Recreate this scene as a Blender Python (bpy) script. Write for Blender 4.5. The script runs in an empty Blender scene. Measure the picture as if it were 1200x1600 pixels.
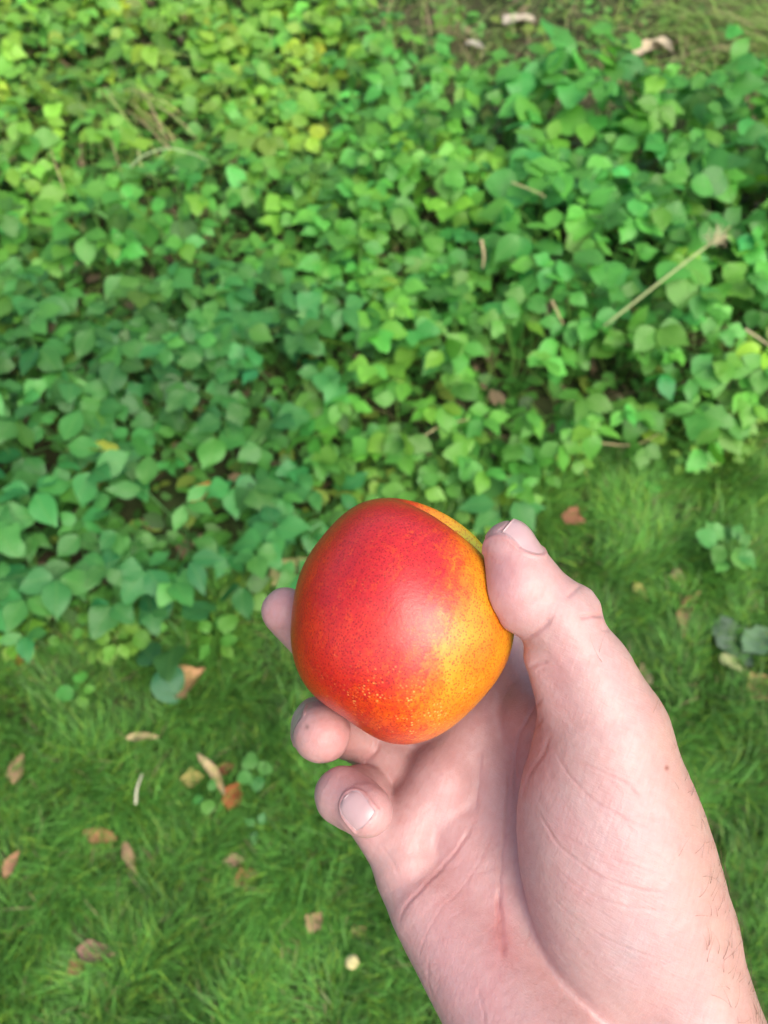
import bpy, math, random
import numpy as np
from mathutils import Vector, Matrix

# ------------------------------------------------------------------ camera, world, sun, exposure
scene = bpy.context.scene
PITCH = math.radians(58)          # looking down at the ground
CAM = np.array((0.0, 0.0, 1.35))  # phone held at chest height
RIGHT = np.array((1.0, 0.0, 0.0))
UP = np.array((0.0, math.sin(PITCH), math.cos(PITCH)))
FWD = np.array((0.0, math.cos(PITCH), -math.sin(PITCH)))
cam_data = bpy.data.cameras.new('camera')
cam = bpy.data.objects.new('camera', cam_data)
scene.collection.objects.link(cam)
cam.matrix_world = Matrix(((1, 0, 0, CAM[0]),
                           (0, UP[1], -FWD[1], CAM[1]),
                           (0, UP[2], -FWD[2], CAM[2]),
                           (0, 0, 0, 1)))
cam_data.sensor_fit = 'HORIZONTAL'
cam_data.sensor_width = 36.0
cam_data.lens = 36.0              # focal length in pixels = picture width
cam_data.clip_start = 0.01
cam_data.clip_end = 400.0
cam_data.dof.use_dof = True
cam_data.dof.focus_distance = 0.236
cam_data.dof.aperture_fstop = 17.5
cam_data.dof.aperture_blades = 0
scene.camera = cam

SUN_EL, SUN_AZ = math.radians(54), math.radians(142)   # azimuth from +Y towards +X
world = bpy.data.worlds.new('World')
scene.world = world
world.use_nodes = True
wn = world.node_tree.nodes
bg = wn['Background']
sky = wn.new('ShaderNodeTexSky')
sky.sky_type = 'NISHITA'
sky.sun_disc = False
sky.sun_elevation = SUN_EL
sky.sun_rotation = SUN_AZ
sky.air_density = 1.0
sky.dust_density = 6.0
sky.ozone_density = 0.6
world.node_tree.links.new(sky.outputs[0], bg.inputs[0])
bg.inputs[1].default_value = 0.15
sun_data = bpy.data.lights.new('sun', 'SUN')
sun_data.energy = 1.0
sun_data.angle = math.radians(50)
sun_data.color = (1.0, 0.975, 0.94)
sun = bpy.data.objects.new('sun', sun_data)
scene.collection.objects.link(sun)
sdir = Vector((math.cos(SUN_EL) * math.sin(SUN_AZ), math.cos(SUN_EL) * math.cos(SUN_AZ), math.sin(SUN_EL)))
sun.rotation_euler = sdir.to_track_quat('Z', 'Y').to_euler()
sun.location = sdir * 5
scene.view_settings.view_transform = 'Standard'
scene.view_settings.look = 'None'
scene.view_settings.gamma = 1.0
scene.view_settings.exposure = 0.9
scene.view_settings.use_curve_mapping = False
scene.render.engine = 'CYCLES'
scene.cycles.use_denoising = True
scene.cycles.max_bounces = 8
scene.cycles.transparent_max_bounces = 6

# ------------------------------------------------------------------ helpers
rng = np.random.default_rng(7)
random.seed(7)
F = 1200.0                        # focal length in photograph pixels

def pix_dir(px, py):
    return FWD + (px - 600) / F * RIGHT + (800 - py) / F * UP

def on_ground(px, py, z=0.0):
    """point where the sight line through a photograph pixel meets height z"""
    d = pix_dir(px, py)
    return CAM + d * ((z - CAM[2]) / d[2])

def cam_to_world(p):
    """camera space millimetres (x right, y up, z away) -> world metres"""
    p = np.asarray(p, float) * 0.001
    return CAM + p[..., 0:1] * RIGHT + p[..., 1:2] * UP + p[..., 2:3] * FWD

def P(px, py, d):
    return np.array(((px - 600) / F * d, (800 - py) / F * d, d), float)

def link(o):
    scene.collection.objects.link(o)
    return o

def mesh_np(name, verts, faces, smooth=True):
    """faces: list of numpy arrays (n,3) and (n,4)"""
    if isinstance(faces, np.ndarray):
        faces = [faces]
    me = bpy.data.meshes.new(name)
    verts = np.asarray(verts, np.float32)
    me.vertices.add(len(verts))
    me.vertices.foreach_set('co', verts.ravel())
    nl = sum(f.size for f in faces)
    nf = sum(len(f) for f in faces)
    me.loops.add(nl)
    me.polygons.add(nf)
    me.loops.foreach_set('vertex_index', np.concatenate([f.ravel() for f in faces]).astype(np.int32))
    tot = np.concatenate([np.full(len(f), f.shape[1]) for f in faces])
    me.polygons.foreach_set('loop_start', np.concatenate(([0], np.cumsum(tot)[:-1])).astype(np.int32))
    if smooth:
        me.polygons.foreach_set('use_smooth', np.ones(nf, bool))
    me.update(calc_edges=True)
    me.validate()
    return me

def set_col(me, name, rgb):
    a = me.attributes.new(name, 'FLOAT_COLOR', 'POINT')
    c = np.ones((len(me.vertices), 4), np.float32)
    c[:, :3] = rgb
    a.data.foreach_set('color', c.ravel())

def set_float(me, name, v):
    a = me.attributes.new(name, 'FLOAT', 'POINT')
    a.data.foreach_set('value', np.asarray(v, np.float32))

def obj(name, me, mat=None, parent=None, loc=None):
    o = link(bpy.data.objects.new(name, me))
    if mat is not None and me is not None and not me.materials:
        me.materials.append(mat)
    if loc is not None:
        o.location = loc
    if parent is not None:
        o.parent = parent
    return o

def tag(o, label=None, cat=None, group=None, kind=None):
    if label: o['label'] = label
    if cat: o['category'] = cat
    if group: o['group'] = group
    if kind: o['kind'] = kind
    return o

class NT:
    """small node-tree builder"""
    def __init__(self, name):
        self.mat = bpy.data.materials.new(name)
        self.mat.use_nodes = True
        self.t = self.mat.node_tree
        self.bsdf = self.t.nodes['Principled BSDF']
        self.out = self.t.nodes['Material Output']
    def n(self, typ, **kw):
        nd = self.t.nodes.new('ShaderNode' + typ)
        for k, v in kw.items():
            if k in nd.inputs.keys() if hasattr(nd.inputs, 'keys') else False:
                self.set(nd.inputs[k], v)
            else:
                setattr(nd, k, v)
        return nd
    def set(self, sock, v):
        if isinstance(v, bpy.types.NodeSocket):
            self.t.links.new(v, sock)
        else:
            sock.default_value = v
    def ln(self, a, b):
        self.t.links.new(a, b)
    def mix(self, fac, a, b, mode='MIX'):
        m = self.t.nodes.new('ShaderNodeMix')
        m.data_type = 'RGBA'
        m.blend_type = mode
        for s, v in ((m.inputs[0], fac), (m.inputs[6], a), (m.inputs[7], b)):
            if isinstance(v, bpy.types.NodeSocket): self.ln(v, s)
            elif isinstance(v, (int, float)): s.default_value = v
            else: s.default_value = (*v, 1)[:4]
        return m.outputs[2]
    def math(self, op, a, b=None, clamp=False):
        m = self.t.nodes.new('ShaderNodeMath')
        m.operation = op
        m.use_clamp = clamp
        self.set(m.inputs[0], a)
        if b is not None: self.set(m.inputs[1], b)
        return m.outputs[0]
    def ramp(self, fac, a, b):
        m = self.t.nodes.new('ShaderNodeMapRange')
        m.clamp = True
        self.set(m.inputs[0], fac)
        m.inputs[1].default_value = a
        m.inputs[2].default_value = b
        return m.outputs[0]
    def noise(self, scale, detail=3.0, rough=0.55, coord=None, dist=0.0):
        m = self.t.nodes.new('ShaderNodeTexNoise')
        m.inputs['Scale'].default_value = scale
        m.inputs['Detail'].default_value = detail
        m.inputs['Roughness'].default_value = rough
        m.inputs['Distortion'].default_value = dist
        if coord is not None: self.ln(coord, m.inputs['Vector'])
        return m.outputs['Fac']
    def coord(self, which='Object'):
        return self.t.nodes.new('ShaderNodeTexCoord').outputs[which]
    def attr(self, name, out='Color'):
        a = self.t.nodes.new('ShaderNodeAttribute')
        a.attribute_name = name
        return a.outputs[out]
    def bump(self, height, strength=0.3, dist=0.001, prev=None):
        b = self.t.nodes.new('ShaderNodeBump')
        b.inputs['Strength'].default_value = strength
        b.inputs['Distance'].default_value = dist
        self.ln(height, b.inputs['Height'])
        if prev is not None: self.ln(prev, b.inputs['Normal'])
        return b.outputs['Normal']
    def p(self, **kw):
        names = {'color': 'Base Color', 'rough': 'Roughness', 'spec': 'Specular IOR Level', 'normal': 'Normal',
                 'sss': 'Subsurface Weight', 'sss_scale': 'Subsurface Scale', 'sss_radius': 'Subsurface Radius',
                 'coat': 'Coat Weight', 'coat_rough': 'Coat Roughness', 'sheen': 'Sheen Weight'}
        for k, v in kw.items():
            s = self.bsdf.inputs[names[k]]
            if k == 'color' and not isinstance(v, bpy.types.NodeSocket): v = (*v, 1)[:4]
            self.set(s, v)
        return self
# ------------------------------------------------------------------ ground
def ground_mat():
    m = NT('soil')
    co = m.coord()
    n1 = m.noise(3.0, 4, 0.6, co); n2 = m.noise(38, 5, 0.65, co); n3 = m.noise(170, 3, 0.6, co)
    c = m.mix(m.ramp(n2, 0.3, 0.7), (0.020, 0.014, 0.009), (0.075, 0.052, 0.032))
    c = m.mix(m.ramp(n3, 0.52, 0.72), c, (0.12, 0.088, 0.055))
    c = m.mix(m.math('MULTIPLY', m.ramp(n1, 0.30, 0.60), 0.7), c, (0.030, 0.066, 0.014))
    nb = m.bump(n2, 0.7, 0.02); nb = m.bump(n3, 0.6, 0.006, nb)
    m.p(color=c, rough=0.95, spec=0.2, normal=nb)
    return m.mat

def build_ground():
    xs = np.concatenate((-np.geomspace(150, 2.4, 14), np.linspace(-2, 2, 90), np.geomspace(2.4, 150, 14)))
    ys = np.concatenate((-np.geomspace(150, 1.4, 14), np.linspace(-1, 3.6, 100), np.geomspace(4, 150, 14)))
    Xg, Yg = np.meshgrid(xs, ys, indexing='ij')
    Z = ground_z(Xg, Yg)
    nx, ny = Xg.shape
    i, j = np.meshgrid(np.arange(nx - 1), np.arange(ny - 1), indexing='ij')
    f = np.stack([i * ny + j, (i + 1) * ny + j, (i + 1) * ny + j + 1, i * ny + j + 1], -1).reshape(-1, 4)
    o = obj('ground', mesh_np('ground', np.stack([Xg, Yg, Z], -1).reshape(-1, 3), f), ground_mat())
    tag(o, kind='structure')

def ground_z(x, y):
    return 0.012 * np.sin(x * 5.1 + 1.3 * np.sin(y * 3.7)) * np.cos(y * 4.3 + 0.5) + 0.006 * np.sin(x * 13 + y * 9)

build_ground()

# the leafy patch on the ground: photograph outline of where its plants are rooted
def G(px, py):
    p = on_ground(px, py)
    return p[:2]

BED = np.array([G(-420, 1010), G(-60, 1000), G(60, 985), G(150, 960), G(260, 925), G(400, 890), G(520, 845), G(590, 740), G(680, 735), G(760, 760),
                G(830, 720), G(900, 700), G(1000, 690), G(1100, 655), G(1210, 610), G(1500, 520), G(1500, 275), G(1150, 245), G(1000, 235), G(880, 225), G(760, 205), G(640, 165),
                G(560, 90), G(520, -60), G(-330, -60)])

def inside(poly, p):
    x, y = p[..., 0], p[..., 1]
    r = np.zeros(x.shape, bool)
    j = len(poly) - 1
    for i in range(len(poly)):
        xi, yi = poly[i]; xj, yj = poly[j]
        c = ((yi > y) != (yj > y)) & (x < (xj - xi) * (y - yi) / (yj - yi + 1e-12) + xi)
        r ^= c
        j = i
    return r

def edge_dist(poly, p):
    best = np.full(p.shape[:-1], 1e9)
    for i in range(len(poly)):
        a, b = poly[i - 1], poly[i]
        ab = b - a
        t = np.clip(((p - a) @ ab) / (ab @ ab), 0, 1)
        best = np.minimum(best, np.linalg.norm(p - a - t[..., None] * ab, axis=-1))
    return best

def px_of(p):
    q = np.asarray(p) - CAM
    z = q @ FWD
    return 600 + F * (q @ RIGHT) / z, 800 - F * (q @ UP) / z

def snoise(x, y, s, seed):
    r = np.random.default_rng(seed)
    o = 0
    for _ in range(9):
        a = r.uniform(0, 6.283); k = r.uniform(0.6, 1.5) / s * 6.283
        o = o + np.sin((x * math.cos(a) + y * math.sin(a)) * k + r.uniform(0, 6.283))
    return o / 3.0

# ------------------------------------------------------------------ leaf materials
def leaf_mat(name, veins=True, trans=0.30, rough=0.46, spec=0.45):
    m = NT(name)
    oi = m.t.nodes.new('ShaderNodeObjectInfo')
    co = m.coord()
    base = oi.outputs['Color']
    n = m.noise(26, 3, 0.6, co)
    c = m.mix(m.ramp(n, 0.3, 0.75), m.mix(1.0, base, (0.82, 0.86, 0.8), 'MULTIPLY'), m.mix(1.0, base, (1.14, 1.10, 1.02), 'MULTIPLY'))
    sep = m.t.nodes.new('ShaderNodeSeparateXYZ'); m.ln(co, sep.inputs[0])
    ay = m.math('ABSOLUTE', sep.outputs[1])
    nb = None
    if veins:
        rib = m.ramp(ay, 0.030, 0.008)
        wv = m.math('SINE', m.math('MULTIPLY', m.math('SUBTRACT', sep.outputs[0], m.math('MULTIPLY', ay, 0.9)), 46.0))
        sv = m.ramp(wv, 0.86, 0.99)
        vv = m.math('MAXIMUM', rib, m.math('MULTIPLY', sv, 0.6))
        c = m.mix(m.math('MULTIPLY', vv, 0.22), c, (0.16, 0.30, 0.07))
        nb = m.bump(m.math('ADD', m.math('MULTIPLY', wv, 0.5), m.math('MULTIPLY', rib, -1.0)), 0.18, 0.004)
    else:
        nb = m.bump(n, 0.4, 0.004)
    m.p(color=c, rough=rough, spec=spec, normal=nb)
    tr = m.t.nodes.new('ShaderNodeBsdfTranslucent')
    m.ln(m.mix(1.0, c, (1.25, 1.15, 0.45), 'MULTIPLY'), tr.inputs['Color'])
    mx = m.t.nodes.new('ShaderNodeMixShader')
    mx.inputs[0].default_value = trans
    m.ln(m.bsdf.outputs[0], mx.inputs[1]); m.ln(tr.outputs[0], mx.inputs[2])
    m.ln(mx.outputs[0], m.out.inputs['Surface'])
    return m.mat

LEAF = leaf_mat('leaf')
DRY = leaf_mat('dry_leaf', veins=False, trans=0.12, rough=0.8, spec=0.2)
STEM = leaf_mat('stem', veins=False, trans=0.0, rough=0.6)

# ------------------------------------------------------------------ leaf shapes (x along, y across, length 1)
def leaf_mesh(name, prof, droop, fold, rows=12, lobes=0.0, wave=0.0, seed=0, mat=None, twist=0.0):
    r = np.random.default_rng(seed)
    T = 1 - (1 - np.linspace(0, 1, rows)) ** 1.15
    V = np.array((-1.0, -0.6, 0.0, 0.6, 1.0))
    tt, vv = np.meshgrid(T, V, indexing='ij')
    k = np.linspace(0, 1, len(prof))
    # smooth outline through the profile points
    fine = np.linspace(0, 1, 200)
    pf = np.interp(fine, k, prof); pf = np.convolve(np.pad(pf, 9, mode='edge'), np.hanning(19) / np.hanning(19).sum(), 'valid')
    w = np.interp(T, fine, pf)[:, None]
    w[-1] = 0.012
    w = w * (1 + lobes * np.sin(tt * 12.5 + (vv > 0) * 0.9) * np.abs(vv))
    x = tt + 0.10 * np.abs(vv) * (tt * (1 - tt))
    y = vv * w
    z = fold * np.abs(vv) * w * (1 - 0.5 * tt) - droop * tt ** 2 - 0.25 * fold * vv ** 2 * w + wave * np.sin(tt * 9 + vv * 2.2 + seed) * np.abs(vv)
    a = twist * (tt - 0.3)
    y, z = y * np.cos(a) - z * np.sin(a), y * np.sin(a) + z * np.cos(a)
    y = y + 0.10 * r.normal() * tt ** 2
    i, j = np.meshgrid(np.arange(rows - 1), np.arange(4), indexing='ij')
    f = np.stack([i * 5 + j, (i + 1) * 5 + j, (i + 1) * 5 + j + 1, i * 5 + j + 1], -1).reshape(-1, 4)
    me = mesh_np(name, np.stack([x, y, z], -1).reshape(-1, 3), f)
    me.materials.append(mat or LEAF)
    return me

OV = [0.03, 0.20, 0.31, 0.345, 0.33, 0.27, 0.18, 0.08, 0.0]
WIDE = [0.04, 0.24, 0.36, 0.39, 0.36, 0.29, 0.19, 0.08, 0.0]
NARR = [0.03, 0.14, 0.23, 0.265, 0.25, 0.20, 0.13, 0.06, 0.0]
ROUND = [0.16, 0.40, 0.49, 0.50, 0.48, 0.43, 0.34, 0.20, 0.04]
LOBE = [0.05, 0.30, 0.46, 0.48, 0.36, 0.25, 0.24, 0.17, 0.0]
LM = [leaf_mesh('leaf', OV, 0.16, 0.22, seed=1, wave=0.02), leaf_mesh('leaf', OV, 0.34, 0.10, seed=2, wave=0.03),
      leaf_mesh('leaf', WIDE, 0.22, 0.18, seed=3, wave=0.03), leaf_mesh('leaf', WIDE, 0.10, 0.30, seed=4, wave=0.02),
      leaf_mesh('leaf', NARR, 0.22, 0.20, seed=5, wave=0.02), leaf_mesh('leaf', LOBE, 0.26, 0.14, seed=6, wave=0.03),
      leaf_mesh('leaf', LOBE, 0.16, 0.22, seed=7, lobes=0.12, wave=0.03), leaf_mesh('leaf', ROUND, 0.16, 0.16, seed=8, wave=0.03),
      leaf_mesh('leaf', OV, 0.45, 0.16, seed=9, wave=0.03, twist=0.6), leaf_mesh('leaf', WIDE, 0.08, 0.10, seed=10, wave=0.04, twist=-0.6),
      leaf_mesh('leaf', ROUND, 0.30, 0.12, seed=11, wave=0.035, twist=0.3)]

def tube(pts, r0, r1, n=4):
    pts = np.asarray(pts, float)
    k = len(pts)
    V = []
    for i, p in enumerate(pts):
        t = pts[min(i + 1, k - 1)] - pts[max(i - 1, 0)]
        t = t / (np.linalg.norm(t) + 1e-9)
        a = np.cross(t, (0.3, 0.9, 0.1)); a /= np.linalg.norm(a) + 1e-9
        b = np.cross(t, a)
        rr = r0 + (r1 - r0) * i / (k - 1)
        for q in range(n):
            an = 2 * math.pi * q / n
            V.append(p + rr * (math.cos(an) * a + math.sin(an) * b))
    Fq = []
    for i in range(k - 1):
        for q in range(n):
            q2 = (q + 1) % n
            Fq.append((i * n + q, i * n + q2, (i + 1) * n + q2, (i + 1) * n + q))
    return np.array(V), np.array(Fq)

def join(parts):
    V, Fs, o = [], [], 0
    for v, f in parts:
        V.append(v); Fs.append(f + o); o += len(v)
    return np.vstack(V), np.vstack(Fs)

def leaf_matrix(base, d, nrm, size, wid=1.0):
    x = Vector(d).normalized()
    z = Vector(nrm); z = (z - x * z.dot(x)).normalized()
    y = z.cross(x)
    return Matrix.Translation(base) @ Matrix((x, y, z)).transposed().to_4x4() @ Matrix.Diagonal((size, size * wid, size, 1))

R = random.Random(11)

def add_leaf(parent, loc, d, nrm, size, col, shapes=None, wid=1.0):
    me = LM[R.choice(shapes) if shapes else R.randrange(len(LM))]
    o = link(bpy.data.objects.new('leaf', me))
    o.parent = parent
    o.matrix_local = leaf_matrix(Vector(loc), d, nrm, size, wid)
    o.color = (*col, 1)
    return o

def jit(c, s=0.22):
    k = 1 + R.gauss(0, s)
    k = max(0.55, min(1.5, k))
    h = R.gauss(0, 0.14)
    return (max(0.006, c[0] * k * (1 + h)), max(0.02, c[1] * k), max(0.004, c[2] * k * (1 - h * 0.8)))

def leafy_plant(x, y, height, nst, size, col, label, group, name='weed_plant', lean=(0, 0), shapes=None):
    root = link(bpy.data.objects.new(name, None))
    root.empty_display_size = 0.02
    z0 = float(ground_z(np.float64(x), np.float64(y)))
    root.location = (x, y, z0)
    tag(root, label, 'plant', group)
    stems = []
    a0 = R.uniform(0, 6.28)
    for s in range(nst):
        a = a0 + s * 6.283 / max(nst, 1) + R.gauss(0, 0.35)
        h = height * R.uniform(0.62, 1.08)
        sp = height * R.uniform(0.12, 0.55)
        tip = np.array((math.cos(a) * sp + lean[0] * h, math.sin(a) * sp + lean[1] * h, h))
        mid = np.array((tip[0] * 0.35, tip[1] * 0.35, h * 0.6))
        base = np.array((R.gauss(0, 0.006), R.gauss(0, 0.006), -0.01))
        stems.append(tube([base, mid, tip], 0.0021, 0.0013))
        out = tip - mid; out[2] *= 0.25
        out = out / (np.linalg.norm(out) + 1e-9)
        hd = math.atan2(out[1], out[0])
        sz = size * R.uniform(0.72, 1.22)
        c = jit(col)
        kind = R.random()
        tris = [(0, 1.0)] + [(sg * R.uniform(0.95, 1.4), R.uniform(0.78, 0.95)) for sg in (-1, 1)]
        if kind < 0.25:
            tris += [(sg * R.uniform(1.7, 2.2), R.uniform(0.6, 0.8)) for sg in (-1, 1)]
        for off, k in tris:
            b = hd + off + R.gauss(0, 0.12)
            pitch = R.gauss(-0.04, 0.32)
            d = (math.cos(b) * math.cos(pitch), math.sin(b) * math.cos(pitch), math.sin(pitch))
            nr = (R.gauss(0, 0.36), R.gauss(-0.14, 0.36), 1.0)
            st = 0.10 * sz
            add_leaf(root, (tip[0] + d[0] * st, tip[1] + d[1] * st, tip[2] + d[2] * st), d, nr, sz * k, jit(c, 0.10), shapes)
    v, f = join(stems)
    me = mesh_np('stem', v, f); me.materials.append(STEM)
    o = link(bpy.data.objects.new('stem', me)); o.parent = root
    o.color = (col[0] * 1.3, col[1] * 0.9, col[2], 1)
    return root

# ------------------------------------------------------------------ the leafy patch: about 300 single plants
def build_patch():
    pts = []
    tries = 0
    lo, hi = BED.min(0), BED.max(0)
    r = np.random.default_rng(21)
    cand = r.uniform(lo, hi, (26000, 2))
    cand = cand[inside(BED, cand)]
    cx, cy = px_of(np.column_stack((cand, np.full(len(cand), 0.12))))
    keep = (cx > -110) & (cx < 1310) & (cy > -90) & (cy < 1080)
    cand, cx, cy = cand[keep], cx[keep], cy[keep]
    ed = edge_dist(BED, cand)
    chosen = []
    for i in range(len(cand)):
        p = cand[i]
        # thin cover round the pale grass tuft and towards the top
        sparse = math.exp(-((cx[i] - 215) / 130) ** 2 - ((cy[i] - 260) / 130) ** 2)
        top = np.clip((230 - cy[i]) / 230, 0, 1)
        rad = 0.091 + 0.06 * sparse + 0.022 * top
        if ((cx[i] - 200) / 165) ** 2 + ((cy[i] - 262) / 110) ** 2 < 1 and r.random() < 0.93: continue
        ok = True
        for q in chosen:
            if (q[0] - p[0]) ** 2 + (q[1] - p[1]) ** 2 < rad * rad:
                ok = False; break
        if ok:
            chosen.append((p[0], p[1], cx[i], cy[i], ed[i]))
    for (x, y, u, v, e) in chosen:
        nz = snoise(x, y, 0.7, 5)
        h = 0.20 + 0.035 * nz
        size = 0.057
        col = (0.082, 0.300, 0.040)
        lean = (R.gauss(0, 0.1), R.gauss(-0.12, 0.1))
        look, shapes = R.choice((('pointed oval', [0, 1, 4, 8, 4]), ('broad pointed', [2, 3, 9, 0, 1]), ('lobed', [5, 6, 5, 6, 0])))
        nst = R.choice((5, 5, 6))
        tone, where, grp = 'green', 'in the middle of the leafy patch', 'plants in the middle of the leafy patch'
        if u < 560 and v < 330:
            t = min(1, (330 - v) / 150)
            h *= 0.66; szn, size = R.choice((('small', 0.045), ('mid-sized', 0.054), ('large', 0.066)))
            col = (0.082 + 0.070 * t, 0.300 + 0.055 * t, 0.042)
            tone, where, grp = 'low light green', 'around the pale bent grass tuft', 'low plants round the grass tuft'
            look, shapes = R.choice((('rounded', [7, 10, 9, 2]), ('broad pointed', [2, 3, 0, 1])))
            look = szn + ' ' + look
        elif u > 800 and v < 430:
            h *= 1.3; size = 0.072; nst = 5
            col = (0.080, 0.310, 0.045)
            tone, where, grp = 'tall green', 'beside the leaning straw stalk', 'tall plants beside the straw stalk'
            look, shapes = R.choice((('large soft', [0, 1, 2, 3, 9]), ('large rounded', [7, 10, 2])))
        elif e < 0.17 and v > 520:
            h *= 0.78
            lean = (R.gauss(0, 0.1), R.gauss(-0.45, 0.12))
            col = (0.050, 0.215, 0.046) if u < 520 else (0.090, 0.310, 0.040)  # left-hand plants darker: the dimmer light there is put into their leaf colour
            tone, where, grp = 'green', 'hanging over the edge of the lawn', 'plants along the lawn edge'
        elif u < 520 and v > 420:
            col = (0.050, 0.210, 0.042); size = 0.062  # shade of this part painted into the leaf colour
            tone, where, grp = 'shade-darkened green', 'in the shaded part of the leafy patch', 'plants darkened for the shaded part'
        if R.random() < 0.08:
            col = (col[0] * 1.5, col[1] * 1.16, col[2] * 0.8)
            tone = 'yellowing'
        lab = '%s weed plant with %s leaves %s' % (tone, look, where)
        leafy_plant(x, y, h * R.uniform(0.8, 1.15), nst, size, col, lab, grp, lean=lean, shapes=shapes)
    return len(chosen)

print('PLANTS', build_patch())

# ------------------------------------------------------------------ lawn grass and low growth: uncountable, one mesh each
def blades(xy, length, width, az, bend, col, z0=None, segs=3, tilt=None):
    n = len(xy)
    if z0 is None: z0 = ground_z(xy[:, 0], xy[:, 1]) - 0.004
    if tilt is None: tilt = np.zeros(n)
    dx, dy = np.cos(az), np.sin(az)
    sx, sy = -dy, dx
    V = np.zeros((n, segs * 2 + 1, 3)); C = np.zeros((n, segs * 2 + 1, 3))
    for k in range(segs + 1):
        t = k / segs
        ang = tilt + bend * t * 0.5
        out = length * t * np.sin(ang); up = length * t * np.cos(ang)
        w = width * 0.5 * (1 - 0.55 * t)
        px_, py_, pz_ = xy[:, 0] + dx * out, xy[:, 1] + dy * out, np.maximum(z0 + up, z0 + 0.003)
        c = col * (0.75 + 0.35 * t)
        if k < segs:
            V[:, 2 * k] = np.stack([px_ + sx * w, py_ + sy * w, pz_], 1)
            V[:, 2 * k + 1] = np.stack([px_ - sx * w, py_ - sy * w, pz_], 1)
            C[:, 2 * k] = c; C[:, 2 * k + 1] = c
        else:
            V[:, 2 * k] = np.stack([px_, py_, pz_], 1); C[:, 2 * k] = c
    m = segs * 2 + 1
    base = (np.arange(n) * m)[:, None]
    quads = np.concatenate([base + np.array([2 * k, 2 * k + 1, 2 * k + 3, 2 * k + 2]) for k in range(segs - 1)])
    tris = base + np.array([2 * segs - 2, 2 * segs - 1, 2 * segs])
    return V.reshape(-1, 3), [quads, tris], C.reshape(-1, 3)

def grass_mat():
    m = NT('grass_blade')
    c = m.attr('tone')
    m.p(color=c, rough=0.5, spec=0.35)
    tr = m.t.nodes.new('ShaderNodeBsdfTranslucent')
    m.ln(m.mix(1.0, c, (1.2, 1.15, 0.5), 'MULTIPLY'), tr.inputs['Color'])
    mx = m.t.nodes.new('ShaderNodeMixShader'); mx.inputs[0].default_value = 0.25
    m.ln(m.bsdf.outputs[0], mx.inputs[1]); m.ln(tr.outputs[0], mx.inputs[2]); m.ln(mx.outputs[0], m.out.inputs['Surface'])
    return m.mat

GRASS = grass_mat()

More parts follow.
